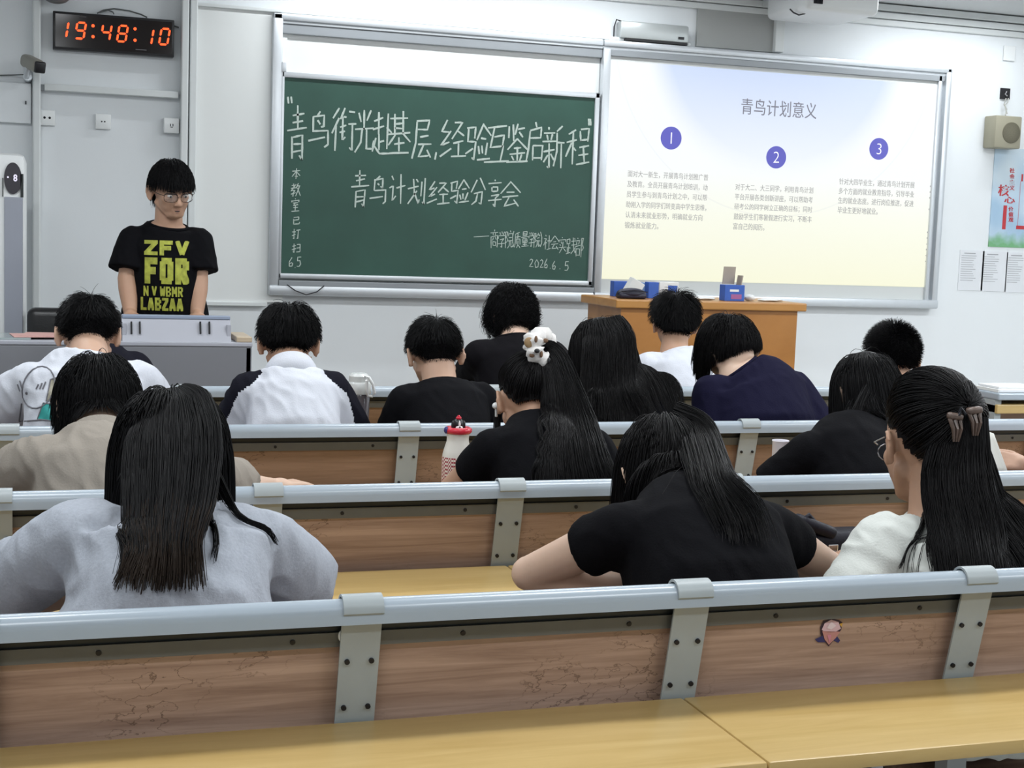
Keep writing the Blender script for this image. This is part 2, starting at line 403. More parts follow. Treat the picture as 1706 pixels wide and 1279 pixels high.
# chalk handwriting, stroke by stroke on a 10 x 10 grid per character
K = {
'青': '18-82 25-70,68 25,58-75,60 12,49-90,51 50,98-50,52 30,40-30,3 30,40-72,42-71,2-58,8 32,29-70,30 32,18-70,18',
'鸟': '52,98-40,84 28,84-26,45 28,84-70,86-68,58-58,60 45,74-54,66 26,46-86,48-84,10-70,4 8,26-74,28',
'衔': '30,98-10,75 32,74-8,46 22,58-22,2 52,96-36,76 50,76-60,76 36,58-60,60 48,76-46,28-60,36 38,44-58,46 70,86-92,86 66,62-96,64 84,62-83,4-74,10',
'光': '50,98-50,56 24,90-36,68 78,94-64,70 8,54-92,56 40,54-34,22-10,2 60,54-60,10-90,8-92,24',
'赴': '12,82-50,84 30,98-30,50 4,62-56,64 32,48-34,14 34,32-54,34 18,38-4,8 10,24-40,6-98,2 70,96-70,14 70,62-88,50',
'基': '14,84-86,86 32,98-32,46 66,98-66,46 34,72-64,72 34,60-64,60 4,48-96,48 34,46-6,20 64,46-94,24 30,26-70,26 50,38-50,6 10,4-90,5',
'层': '22,92-80,94-76,72-24,72 22,92-18,40-4,4 36,56-80,58 28,38-94,40 56,38-36,10-82,12 70,26-92,4',
',': '60,90-30,10',
'经': '30,98-10,68-34,70 40,72-8,38-38,44 4,12-42,26 52,90-84,90-48,52 66,72-94,54 52,42-90,44 70,42-70,8 46,6-98,8',
'验': '6,88-40,90-36,60 14,88-10,52-42,54-38,8-26,14 6,26-34,34 68,98-44,58 68,96-98,62 58,58-82,60 52,42-58,22 68,44-70,24 88,46-78,16 46,8-96,10',
'互': '14,92-88,94 42,92-26,38-72,40-64,6 38,66-76,68-70,40 2,4-98,6',
'鉴': '16,94-16,64 32,98-32,58 52,98-40,72 50,84-84,86 60,76-74,64 50,60-8,34 50,60-96,34 34,40-66,40 20,24-82,26 50,40-50,4 28,18-36,8 72,20-62,8 6,2-96,3',
'启': '46,98-54,88 22,82-78,84-76,60-24,60 22,82-18,36-4,4 36,40-36,6 36,40-84,42-82,6 36,8-82,8',
'新': '30,98-30,88 8,82-54,84 18,76-22,66 44,78-38,66 2,60-60,62 6,42-56,44 30,60-30,2-22,8 26,34-8,14 36,34-52,20 88,96-66,84 66,84-64,40-54,6 66,56-98,58 84,56-84,0',
'程': '42,96-14,84 4,64-48,66 28,88-28,2 28,58-4,24 30,50-46,38 58,92-58,62 58,92-90,92-88,62 58,64-88,64 54,46-94,46 56,26-92,28 74,46-74,4 48,3-98,5',
'计': '16,94-28,80 4,58-28,60-26,14-42,28 44,58-98,60 70,98-70,2',
'划': '4,64-60,72 34,98-38,50-62,6-66,22 54,58-8,12 48,96-58,86 76,86-76,34 94,98-93,6-80,12',
'分': '40,92-8,50 58,96-94,52 22,44-74,46-68,6-52,12 44,44-34,18-10,2',
'享': '48,98-52,88 8,82-92,84 32,72-32,54 32,72-70,72-68,54 32,56-68,56 22,42-76,44-52,30 52,30-50,4-36,10 4,22-96,24',
'会': '50,98-4,54 50,98-98,54 32,58-68,58 14,38-86,40 46,38-22,8-78,14 66,26-88,2',
'商': '50,98-50,88 6,82-94,84 34,80-40,68 66,80-58,68 14,62-14,2 14,62-86,64-85,4-74,8 40,58-30,42 58,58-72,44 34,34-34,14 34,34-66,34-65,14 34,15-65,15',
'学': '22,96-32,80 48,98-52,82 78,98-64,78 8,72-8,58 8,72-92,72-86,58 26,52-74,54-50,38 50,38-48,4-34,10 6,28-96,30',
'院': '8,94-8,2 8,94-34,92-16,62-36,46-14,34 66,98-70,88 42,82-42,68 42,82-94,82-90,70 50,60-86,62 40,42-98,44 58,42-52,18-34,2 74,42-74,8-96,8-97,22',
'(': '80,98-40,70-40,30-80,2', ')': '20,98-60,70-60,30-20,2',
'质': '80,98-16,88 16,88-14,40-2,4 18,72-94,74 52,92-50,62 28,58-28,22 28,58-82,58-82,24 54,48-52,24-30,2 60,20-88,2',
'量': '24,96-24,72 24,96-76,96-76,72 24,84-76,84 24,72-76,72 2,62-98,63 24,52-24,26 24,52-76,52-76,26 24,39-76,39 24,27-76,27 50,52-50,4 20,15-80,15 4,2-96,3',
'社': '26,98-34,88 6,74-42,76-6,34 28,54-28,2 34,52-46,42 54,60-94,62 74,94-74,6 48,4-98,6',
'实': '46,98-52,90 8,82-8,66 8,82-92,82-86,68 30,68-42,58 20,54-32,44 2,34-98,36 58,66-52,34-10,2 58,28-92,4',
'践': '8,92-8,64 8,92-38,92-38,66 10,66-36,66 24,66-24,8 24,40-42,42 10,44-10,10 2,4-46,16 52,76-94,82 50,54-96,60 66,98-72,34-92,6-96,26 90,44-48,4 78,96-88,88',
'部': '26,98-30,90 4,82-56,84 16,76-20,62 46,78-38,62 2,56-58,58 12,42-12,6 12,42-48,42-47,8 12,10-47,10 68,92-68,0 68,92-94,92-78,62-96,44-74,30',
'本': '6,72-94,74 50,98-50,2 48,70-6,24 52,70-96,26 34,24-68,25',
'教': '8,82-50,84 28,98-28,62 2,64-58,66 52,92-4,38 16,46-44,46-30,32-30,4-20,8 6,20-50,28 72,98-56,58 62,76-96,78 86,76-50,4 66,60-98,4',
'室': '48,98-52,90 8,82-8,68 8,82-92,82-88,70 20,66-80,67 46,66-26,46-78,50 64,58-82,44 22,28-80,29 50,46-50,5 6,4-96,5',
'已': '14,90-82,92-80,56-18,56 16,72-16,8-90,8-92,26',
'打': '4,72-44,74 26,98-26,6-12,14 2,36-46,48 52,86-98,88 78,86-76,6-62,12',
'扫': '4,72-44,74 26,98-26,6-12,14 2,36-46,48 54,86-92,88-91,8 58,50-90,50 52,10-91,12',
'2': '12,80-46,96-76,82-70,58-10,6-90,8', '0': '48,96-12,60-30,6-76,10-88,58-48,96', '6': '62,98-16,50-20,8-62,4-76,32-50,44-20,28',
'5': '84,94-30,94-24,56-66,58-78,26-56,4-16,8', '.': '30,12-50,2', '-': '2,50-98,54', '"': '20,96-34,30 60,96-72,30',
}
K['青'] = '26,86-78,88 28,72-74,74 6,57-94,59 50,100-50,58 28,44-26,2 28,44-74,46-72,2-60,10 30,31-72,32 30,18-72,19'
def chalk(lines, name, m, width, wiggle=0.03):
    rng = random.Random(name); V = []; F = []
    for ch, (bx0, by0, bx1, by1) in lines:
        for st in K[ch].split(' '):
            P = [tuple(float(q) for q in p.split(',')) for p in st.split('-') if p]
            pts = []
            for i, (u, v) in enumerate(P):
                u += rng.uniform(-3, 3); v += rng.uniform(-3, 3)
                # a slightly rising, right-leaning hand
                px_ = bx0 + (bx1-bx0)*(u/100 + 0.05*(v/100-0.5)); py_ = by1 - (by1-by0)*(v/100) - (bx1-bx0)*0.06*(u/100-0.5)
                p = at(px_, py_, gy); pts.append(np.array([p[0], p[2]]))
            fine = []
            for i in range(len(pts)-1):
                for k in range(4): fine.append(pts[i]*(1-k/4) + pts[i+1]*(k/4))
            fine.append(pts[-1]); n = len(fine); b0 = len(V)
            for i, p in enumerate(fine):
                t = fine[min(i+1, n-1)] - fine[max(i-1, 0)]; L = np.linalg.norm(t); t = t/L if L > 1e-6 else np.array([1., 0]); q = np.array([-t[1], t[0]])
                w = width*(0.62 + 0.38*math.sin(math.pi*(0.18+0.7*i/max(n-1, 1))))*rng.uniform(0.8, 1.15)/2
                for s_ in (-1, 1):
                    c = p + q*w*s_; V.append((c[0], gy-0.0012-0.0004*(len(F) % 3), c[1]))
            for i in range(n-1): F.append((b0+2*i, b0+2*i+1, b0+2*i+3, b0+2*i+2))
    me = bpy.data.meshes.new(name); me.from_pydata(V, [], F); me.update()
    return link(name, me, m, gb)
def chalk_mat():
    m = mat('chalk_white', (0.50, 0.58, 0.53), 0.9, var=0.22, vscale=160)
    return m
M_chalk = chalk_mat()
L1 = [('青', (477, 177, 514, 268)), ('鸟', (510, 184, 553, 249)), ('衔', (550, 178, 594, 254)), ('光', (588, 181, 625, 255)), ('赴', (619, 186, 656, 258)),
      ('基', (644, 186, 686, 257)), ('层', (686, 197, 721, 267)), (',', (722, 252, 730, 267)), ('经', (732, 198, 777, 266)), ('验', (774, 203, 818, 272)),
      ('互', (806, 206, 850, 272)), ('鉴', (842, 205, 881, 272)), ('启', (875, 204, 909, 270)), ('新', (903, 208, 941, 280)), ('程', (941, 212, 984, 274)),
      ('"', (476, 160, 490, 178)), ('"', (979, 197, 986, 214))]
chalk(L1, 'chalk_heading', M_chalk, 0.0105)
L2 = [('青', (583, 284, 616, 346)), ('鸟', (614, 291, 648, 341)), ('计', (647, 290, 676, 342)), ('划', (678, 297, 709, 343)), ('经', (711, 301, 750, 342)),
      ('验', (748, 298, 783, 341)), ('分', (783, 295, 811, 342)), ('享', (812, 297, 837, 345)), ('会', (832, 301, 868, 345))]
chalk(L2, 'chalk_subtitle', M_chalk, 0.0085)
L3 = [('-', (789, 388, 815, 400)), ('商', (816, 382, 831, 413)), ('学', (829, 385, 843, 413)), ('院', (841, 384, 855, 414)), ('(', (852, 385, 857, 412)), ('质', (857, 387, 868, 413)),
      ('量', (868, 385, 881, 411)), ('学', (880, 386, 890, 412)), ('院', (889, 387, 900, 412)), (')', (899, 386, 905, 412)), ('社', (905, 391, 918, 416)),
      ('会', (916, 392, 932, 416)), ('实', (930, 394, 944, 421)), ('践', (943, 396, 960, 424)), ('部', (958, 395, 973, 428)),
      ('2', (881, 431, 889, 445)), ('0', (890, 432, 898, 446)), ('2', (899, 432, 906, 446)), ('6', (906, 431, 914, 447)), ('.', (915, 440, 919, 447)), ('6', (919, 434, 927, 449)), ('.', (931, 442, 935, 448)), ('5', (939, 435, 949, 451))]
chalk(L3, 'chalk_signature', M_chalk, 0.0042)
L4 = [('本', (486, 280, 501, 298)), ('教', (484, 305, 501, 327)), ('室', (485, 330, 499, 352)), ('已', (487, 360, 500, 374)), ('打', (486, 381, 500, 399)), ('扫', (486, 405, 501, 421)),
      ('6', (480, 428, 490, 444)), ('.', (490, 440, 494, 446)), ('5', (493, 427, 503, 445))]
chalk(L4, 'chalk_margin_note', M_chalk, 0.0048)
# the frame's lower lip carries a loose lead
MB().tube([at(478, 474, 7.37), at(492, 484, 7.36), at(510, 491, 7.36), at(528, 486, 7.36), at(540, 476, 7.37)], 0.003).build('loose_cable', M_bolt, bb_)

# ------------------------------------------------------------------ projected slide on the interactive whiteboard
wb = thing('interactive_whiteboard', 'bright projection screen with a pale blue and cream slide, right of the chalkboard', 'screen', (3.5, FY, 1.1))
fbars(MB(), XM-0.002, fxr).bb(fxr-0.042, fxr, FY, YW-0.0005, fzb, fzt, 0.012).build('frame', M_alu, wb, 40)
MB().bb(XM-0.002, XM+0.04, FY-0.002, YW-0.001, fzb+0.05, fzt-0.05, 0.004).build('side_bar', M_alu, wb, 40)
MB().bb(XM+0.04, fxr-0.09, FY+0.02, YW-0.001, fzb+0.05, fzt-0.06).build('board_surface', mat('whiteboard_margin', (0.62, 0.64, 0.63), 0.35), wb)
MB().bb(fxr-0.09, fxr-0.066, FY+0.004, YW-0.001, fzb+0.05, fzt-0.05, 0.004).bb(fxr-0.066, fxr-0.042, FY+0.03, YW-0.001, fzb+0.05, fzt-0.05).build('side_bar', M_alu, wb, 40)
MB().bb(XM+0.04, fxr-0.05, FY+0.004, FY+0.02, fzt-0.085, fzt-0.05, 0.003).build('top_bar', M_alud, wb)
SY = FY + 0.018
def sl(x, y): p = at(x, y, SY); return (p[0], p[2])
sxl = (sl(1008, 101)[0] + sl(997, 468)[0])/2; sxr = (sl(1567, 140)[0]+sl(1545, 476)[0])/2
szt = (sl(1010, 101)[1] + sl(1567, 141)[1])/2; szb = (sl(1000, 466)[1] + sl(1545, 477)[1])/2
m = bpy.data.materials.new('projected_slide'); m.use_nodes = True; nt = m.node_tree; b = nt.nodes['Principled BSDF']
b.inputs['Base Color'].default_value = (0.10, 0.10, 0.10, 1); b.inputs['Roughness'].default_value = 0.6
tc = nt.nodes.new('ShaderNodeTexCoord'); sp = nt.nodes.new('ShaderNodeSeparateXYZ'); nt.links.new(tc.outputs['Generated'], sp.inputs[0])
# slide colours: cream below, white above, a big pale blue disc cut by the top edge
rp = nt.nodes.new('ShaderNodeValToRGB'); e = rp.color_ramp.elements
e[0].position = 0.0; e[0].color = (0.90, 0.89, 0.66, 1); e[1].position = 0.58; e[1].color = (0.92, 0.95, 0.98, 1)
q_ = e.new(0.32); q_.color = (0.92, 0.93, 0.80, 1)
nt.links.new(sp.outputs['Z'], rp.inputs['Fac'])
def mth(op, a, bb2=None):
    n = nt.nodes.new('ShaderNodeMath'); n.operation = op
    for i, v in enumerate((a, bb2)):
        if v is None: continue
        if isinstance(v, (int, float)): n.inputs[i].default_value = v
        else: nt.links.new(v, n.inputs[i])
    return n.outputs[0]
dx = mth('MULTIPLY', mth('SUBTRACT', sp.outputs['X'], 0.5), (sxr-sxl)); dz = mth('MULTIPLY', mth('SUBTRACT', sp.outputs['Z'], 1.18), (szt-szb))
rr = mth('SQRT', mth('ADD', mth('MULTIPLY', dx, dx), mth('MULTIPLY', dz, dz)))
mr = nt.nodes.new('ShaderNodeMapRange'); mr.inputs['From Min'].default_value = 0.84; mr.inputs['From Max'].default_value = 0.70; nt.links.new(rr, mr.inputs['Value'])
fade = nt.nodes.new('ShaderNodeMapRange'); fade.inputs['From Min'].default_value = 0.45; fade.inputs['From Max'].default_value = 1.0; nt.links.new(sp.outputs['Z'], fade.inputs['Value'])
fac = mth('MULTIPLY', mr.outputs[0], fade.outputs[0])
mx = nt.nodes.new('ShaderNodeMix'); mx.data_type = 'RGBA'; nt.links.new(fac, mx.inputs[0]); nt.links.new(rp.outputs['Color'], mx.inputs[6]); mx.inputs[7].default_value = (0.60, 0.71, 0.95, 1)
ring = mth('LESS_THAN', mth('ABSOLUTE', mth('SUBTRACT', rr, 1.02)), 0.004)
mx2 = nt.nodes.new('ShaderNodeMix'); mx2.data_type = 'RGBA'; nt.links.new(mth('MULTIPLY', ring, 0.16), mx2.inputs[0]); nt.links.new(mx.outputs[2], mx2.inputs[6]); mx2.inputs[7].default_value = (0.60, 0.62, 0.66, 1)
nt.links.new(mx2.outputs[2], b.inputs['Emission Color']); SLIDE_E = 0.93; b.inputs['Emission Strength'].default_value = SLIDE_E
sd = MB().bb(sxl, sxr, SY, SY+0.004, szb, szt).build('projected_slide', m, wb)
M_ink = mat('slide_grey_text', (0.1, 0.1, 0.1), 0.6, emit=(0.36, 0.36, 0.36), estr=0.85)
M_ink2 = mat('slide_title_text', (0.1, 0.1, 0.1), 0.6, emit=(0.17, 0.17, 0.23), estr=0.8)
M_badge = mat('slide_badge_violet', (0.04, 0.04, 0.15), 0.6, emit=(0.10, 0.10, 0.46), estr=0.9)
M_bnum = mat('slide_badge_numeral', (0.5, 0.5, 0.5), 0.6, emit=(0.9, 0.9, 0.95), estr=0.9)
def slide_text(body, x0, y0, x1, y1, name, m_, parent=None, bold=0.0, yy=SY-0.0012):
    """corner pixels of the line of text: left top, right bottom"""
    a = sl(x0, (y0+y1)/2); b_ = sl(x1, (y0+y1)/2)
    za, zb = at(x0, y0, SY)[2], at(x0, y1, SY)[2]; zc = at(x1, y1, SY)[2]
    return text_in_box(body, a[0], b_[0], zb, za, yy, m_, name, parent or sd, bold)
slide_text('青鸟计划意义', 1235, 163, 1361, 190, 'slide_title', M_ink2)
for n_, cx_, cy_2 in ((1, 1118, 230), (2, 1293, 262), (3, 1464, 248)):
    c = at(cx_, cy_2, SY); bd = MB().cyl((c[0], SY, c[2]), (c[0], SY-0.002, c[2]), 0.063, seg=40)
    o = bd.build('badge', M_badge, sd)
    me = text_mesh(str(n_), 1.0, -0.018, 0.0); cc = np.array([v.co[:] for v in me.vertices]); lo, hi = cc.min(0), cc.max(0)
    k_ = 0.062/(hi[1]-lo[1])
    for v in me.vertices: v.co = (c[0]+(v.co.x-(lo[0]+hi[0])/2)*k_, SY-0.0032, c[2]+(v.co.y-(lo[1]+hi[1])/2)*k_)
    link('badge_numeral', me, M_bnum, sd)
blocks = [(1046, 1180, 289, 17.1, -3, ['面对大一新生，开展青鸟计划推广普', '及教育。全员开展青鸟计划培训，动', '员学生参与到青鸟计划之中，可以帮', '助刚入学的同学们转变高中学生思维，', '认清未来就业形势，明确就业方向', '锻炼就业能力。'], [1, 1, 1, 1, .96, .42]),
          (1225, 1355, 311, 16.4, -2.5, ['对于大二、大三同学，利用青鸟计划', '平台开展各类创新讲座，可以帮助考', '研考公的同学树立正确的目标；同时', '鼓励学生们寒暑假进行实习，不断丰', '富自己的阅历。'], [1, 1, 1, 1, .40]),
          (1398, 1524, 302, 15.8, -2.5, ['针对大四毕业生，通过青鸟计划开展', '多个方面的就业教育指导，引导毕业', '生的就业态度。进行岗位推送，促进', '毕业生更好地就业。'], [1, 1, 1, .53])]
for bx0, bx1, by, dy, lean, lines, ws in blocks:
    for i, (ln, w_) in enumerate(zip(lines, ws)):
        x0_ = bx0 + lean*i*0.35; slide_text(ln, x0_, by-5.5+dy*i, x0_+(bx1-bx0)*w_, by+5.5+dy*i, 'slide_text', M_ink, None, 0.0)
# software tool strip down the slide's left and right edge
rng = random.Random(3); tb = MB()
for i in range(17):
    z = szb + 0.05 + i*0.034
    for X in (sxl+0.018, sxr-0.022):
        if rng.random() < 0.8: tb.bb(X-0.004, X+rng.choice([0.002, 0.005]), SY-0.001, SY, z, z+rng.choice([0.005, 0.009]))
tb.build('tool_icons', M_ink, sd)

# ------------------------------------------------------------------ devices above the board
sv = thing('wall_speaker_bar', 'slim silver device box standing on the top frame above the screen', 'speaker', tuple(at(1090, 66, 7.40)))
a = at(1032, 66, 7.40); b_ = at(1146, 66, 7.40); zt_ = at(1090, 39, 7.40)[2]; zb_ = 2.522
MB().bb(a[0], b_[0], 7.385, 7.45, zb_+0.012, zt_, 0.012).build('housing', mat('silver_case', (0.50, 0.53, 0.53), 0.35, metal=0.4), sv, 40)
MB().bb(a[0]+0.03, b_[0]-0.004, 7.39, 7.445, zb_, zb_+0.016, 0.003).build('base_strip', M_black, sv)
MB().bb(b_[0]-0.065, b_[0]-0.03, 7.383, 7.39, zb_+0.028, zb_+0.042).build('badge_plate', M_black, sv)
MB().tube([(a[0]+0.02, 7.43, zt_), (a[0]-0.01, 7.43, zt_+0.008), (a[0]-0.018, 7.44, zt_-0.03), (a[0]-0.016, 7.445, zb_)], 0.004).build('cable', M_bolt, sv)
pj = thing('projector', 'white projector with a grey side grille hanging at the top edge above the screen', 'projector', tuple(at(1380, 10, 7.0)))
pa = at(1306, 17, 6.95); pb = at(1452, 2, 6.95)
MB().box(((pa[0]+pb[0])/2+.05, 7.10, pa[2]+0.066), (pb[0]-pa[0]-.08, 0.46, 0.13), 0.035, seg=4).build('casing', M_white, pj, 50)
gr = MB()
for i in range(6): gr.bb(pa[0]+0.13+0.009*i, pa[0]+0.135+0.009*i, 6.862, 6.872, pa[2]+0.035, pa[2]+0.11)
gr.build('vent_grille', M_bolt, pj)
MB().bb(pa[0]+0.12, pa[0]+0.20, 7.25, YW, pa[2]+0.09, CEIL-0.001).build('wall_arm', M_trim, pj)
MB().tube([at(1316, 15, 7.0), at(1322, 21, 7.0), at(1331, 25, 7.0), at(1340, 23, 7.0), at(1346, 19, 7.0)], 0.004).build('cable', M_black, pj)

# ------------------------------------------------------------------ clock
ck = thing('led_clock', 'black digital wall clock with red numerals reading 19:48:10', 'clock', tuple(at(190, 55, 7.40)))
ctl = at(88, 18, 7.40); cbr = at(290, 94, 7.40)
cx0, cx1, cz0, cz1 = ctl[0], cbr[0], 2.263, 2.443
MB().bb(cx0, cx1, 7.40, YW-0.001, cz0, cz1, 0.004).build('case', M_black, ck, 40)
MB().bb(cx0+0.012, cx1-0.012, 7.398, 7.401, cz0+0.012, cz1-0.012).build('face', mat('clock_face', (0.006, 0.003, 0.004), 0.12), ck)
M_led = mat('red_led', (0.2, 0.01, 0.0), 0.4, emit=(1.0, 0.085, 0.015), estr=2.2)
SEG = {'0': 'abcdef', '1': 'bc', '4': 'bcfg', '8': 'abcdefg', '9': 'abcdfg'}
def digit(ch, x, z, w, h):
    mb = MB(); t = 0.0095; g = 0.003; lean = 0.16
    segs = {'a': ((0, h), (w, h)), 'b': ((w, h), (w, h/2)), 'c': ((w, h/2), (w, 0)), 'd': ((0, 0), (w, 0)), 'e': ((0, h/2), (0, 0)), 'f': ((0, h), (0, h/2)), 'g': ((0, h/2), (w, h/2))}
    for s_ in SEG[ch]:
        (ax, az), (bx, bz) = segs[s_]; p = Vector((ax, az)); q = Vector((bx, bz)); d = (q-p).normalized(); n = Vector((-d.y, d.x)); p = p+d*g; q = q-d*g
        poly = [p, p+d*t/2+n*t/2, q-d*t/2+n*t/2, q, q-d*t/2-n*t/2, p+d*t/2-n*t/2]
        mb.prism([(x + c.x + lean*(c.y-h/2), z + c.y) for c in poly], 1, 7.3945, 7.399)
    return mb
for ch, px_, py_ in (('1', 105, 49), ('9', 134, 51), ('4', 177, 54), ('8', 204, 56), ('1', 247, 61), ('0', 274, 61)):
    c = at(px_, py_, 7.396); h = 0.076; w = 0.040
    digit(ch, c[0]-w/2, c[2]-h/2, w, h).build('numeral', M_led, ck)
for px_, py_ in ((155, 43), (155, 61), (225, 48), (225, 67)):
    c = at(px_, py_, 7.396); MB().cyl((c[0], 7.3945, c[2]), (c[0], 7.399, c[2]), 0.0075, seg=14).build('colon_dot', M_led, ck)
c = at(235, 83, 7.4); MB().bb(c[0]-0.026, c[0]+0.026, 7.3972, 7.3985, c[2]-0.0015, c[2]+0.0015).build('maker_plate', mat('clock_print', (0.20, 0.20, 0.21), 0.5), ck)
c = at(138, 28, 7.4); MB().bb(c[0]-0.016, c[0]+0.016, 7.3972, 7.3985, c[2]-0.002, c[2]+0.002).build('caption_plate', _mats['grey_print'] if False else mat('dim_print', (0.06, 0.05, 0.05), 0.5), ck)
cab = [at(162, 22, 7.43), at(172, 17, 7.44), at(190, 14.5, 7.44), at(215, 18, 7.44), at(235, 24, 7.44), at(245, 29, 7.43)]
MB().tube(cab, 0.0035).tube([at(166, 21, 7.43), at(180, 17, 7.44), at(188, 20, 7.44), at(190, 24, 7.44)], 0.003).tube([at(289, 43, 7.43), at(298, 46, 7.43)], 0.004).build('power_cable', mat('grey_cable', (0.10, 0.11, 0.11), 0.5), ck)
fx = MB().ell(at(345, -4, 7.40) if False else at(94, -6, 7.36), (0.062, 0.05, 0.035)).build('ceiling_dome', mat('dome_grey', (0.16, 0.17, 0.17), 0.4), None, 60)
tag(fx, 'grey rounded fixture cut off by the top edge above the clock', 'fixture')
MB().cyl(tuple(at(94, -6, 7.36)), (at(94, -6, 7.36)[0], YW, at(94, -6, 7.36)[2]), 0.02).build('stem', M_trim, fx)

# camera
cm = thing('security_camera', 'beige tubular security camera with black lens end on the left wall', 'camera', tuple(at(50, 115, 7.4)))
p0 = at(42, 100, 7.36); p1 = at(66, 112, 7.20)
dirv = Vector(p1-p0).normalized(); qr = dirv.to_track_quat('Y', 'Z').to_euler()
Lc = (Vector(p1)-Vector(p0)).length
MB().box((Vector(p0)+Vector(p1))/2, (0.06, Lc, 0.062), 0.022, qr, 4).build('camera_body', mat('beige_plastic', (0.30, 0.29, 0.25), 0.45), cm, 50)
MB().box(Vector(p1)+dirv*0.004, (0.052, 0.02, 0.054), 0.008, qr, 3).build('lens_cap', M_black, cm, 50)
MB().tube([at(46, 110, 7.30), at(44, 122, 7.31), at(44, 128, 7.34)], 0.013, 10).cyl(at(46, 127, 7.34), (at(46, 127, 7.34)[0], YW, at(46, 127, 7.34)[2]), 0.02).build('bracket', M_alu, cm, 50)
MB().tube([at(44, 124, 7.40), at(22, 125, 7.44), at(-20, 126, 7.45)], 0.003).build('cable', mat('grey_cable', (0.1, 0.1, 0.1)), cm)
# distribution box on the left wall
db = thing('wall_cabinet', 'flat pale grey metal wall box under the security camera', 'box', tuple(at(20, 172, 7.4)))
a = at(-40, 172, 7.42); b_ = at(52, 172, 7.42)
MB().bb(a[0], b_[0], 7.425, YW-0.001, at(52, 206, 7.42)[2], at(52, 139, 7.42)[2], 0.004).build('cabinet_door', M_wall, db)
c = at(43, 171, 7.42); MB().bb(c[0]-0.003, c[0]+0.003, 7.418, 7.425, c[2]-0.008, c[2]+0.008).build('latch', M_bolt, db)
# picture-less ledge
lg = thing('wall_ledge', 'narrow pale metal ledge fixed across the wall below the digital clock', 'ledge', tuple(at(185, 150, 7.42)))
a = at(74, 143, 7.41); b_ = at(297, 160, 7.41)
MB().bb(a[0], b_[0], 7.40, YW-0.001, (a[2]+b_[2])/2-0.016, (a[2]+b_[2])/2+0.016, 0.003).build('ledge_bar', M_trim, lg)
MB().bb(a[0]-0.018, a[0], 7.42, YW-0.001, (a[2]+b_[2])/2-0.016, (a[2]+b_[2])/2+0.012, 0.003).build('end_bracket', M_alud, lg)
def socket(px_, py_, lab, kind, dep=0.02, yb=YW-0.001):
    c = at(px_, py_, yb-dep); o = thing('wall_socket', lab, 'socket', tuple(c), 'white sockets below the clock')
    MB().bb(c[0]-0.037, c[0]+0.037, yb-dep, yb, c[2]-0.037, c[2]+0.037, 0.004).build('face_plate', M_white, o, 40)
    h = MB()
    if kind == 3: h.bb(c[0]-0.008, c[0]-0.004, yb-dep-0.001, yb-dep+0.002, c[2]-0.004, c[2]+0.008).bb(c[0]+0.004, c[0]+0.008, yb-dep-0.001, yb-dep+0.002, c[2]-0.004, c[2]+0.008).bb(c[0]-0.006, c[0]+0.006, yb-dep-0.001, yb-dep+0.002, c[2]-0.01, c[2]-0.006)
    else:
        d_ = 0.012 if kind == 1 else 0.007; r_ = 0.006 if kind == 1 else 0.0038
        for s_ in (-1, 1): h.cyl((c[0]+s_*d_, yb-dep-0.001, c[2]), (c[0]+s_*d_, yb-dep+0.002, c[2]), r_, seg=12)
    h.build('socket_holes', M_dark, o)
socket(78.5, 196, 'white double-hole wall socket at the left, beside the pilaster edge', 1)
socket(172, 202.5, 'white wall socket in the middle under the ledge, above the presenter', 2)
socket(286, 209, 'white wall switch box at the right edge of the clock bay', 3, 0.05)

# ------------------------------------------------------------------ right-hand wall items
sk = thing('wall_speaker', 'old beige box loudspeaker high on the right wall above the red lettered poster', 'speaker', tuple(at(1680, 220, 7.38)))
a = at(1661, 192, 7.36); c = at(1661, 246, 7.36); z0_, z1_ = c[2], a[2]
x0_ = a[0]-0.015; x1_ = x0_ + 0.185
MB().bb(x0_, x1_, 7.345, YW-0.001, z0_, z1_, 0.008).build('cabinet', mat('speaker_beige', (0.33, 0.31, 0.23), 0.55, var=0.06), sk, 40)
cc_ = at(1682, 221, 7.345)
MB().lathe([(0.062, 0.0), (0.062, 0.003), (0.055, 0.005), (0.0, 0.005)], (0, 0, 0), 32).build('cone_grille', mat('speaker_grille', (0.12, 0.11, 0.075), 0.7, var=0.3, vscale=150), sk, 40)
g_ = bpy.data.objects['cone_grille']; g_.data.transform(Matrix.Translation(Vector(sk.location)))  # undo, then stand it up
g_.data.transform(Matrix.Rotation(math.pi/2, 4, 'X')); g_.data.transform(Matrix.Translation(Vector((cc_[0]+0.012, 7.345, cc_[2])) - Vector(sk.location)))
jb = thing('socket_recess', 'open black wiring hole in the wall above the beige loudspeaker', 'wall box', tuple(at(1675, 156, 7.45)))
c = at(1675, 156, 7.45); MB().bb(c[0]-0.032, c[0]+0.032, 7.448, YW-0.001, c[2]-0.032, c[2]+0.032).build('back_box', M_dark, jb)
MB().tube([(c[0]+0.005, 7.445, c[2]+0.012), (c[0]-0.006, 7.443, c[2]-0.004), (c[0]+0.008, 7.443, c[2]-0.014)], 0.004).build('connector', mat('grey_print', (0.35, 0.35, 0.36)), jb)
MB().tube([at(1676, 164, 7.44), at(1673, 174, 7.43), at(1677, 182, 7.43), at(1675, 192, 7.42)], 0.0045).tube([at(1680, 164, 7.44), at(1679, 170, 7.43), at(1674, 176, 7.43), at(1678, 190, 7.42)], 0.004).build('wire', mat('dirty_white_cable', (0.45, 0.45, 0.42)), jb)
c = at(1681, 89, 7.455); MB().bb(c[0]-0.04, c[0]+0.04, 7.447, YW-0.001, c[2]-0.044, c[2]+0.044, 0.003).build('blank_plate', M_white)
pl = bpy.data.objects['blank_plate']; tag(pl, 'small blank white cover plate high on the right wall', 'cover plate')
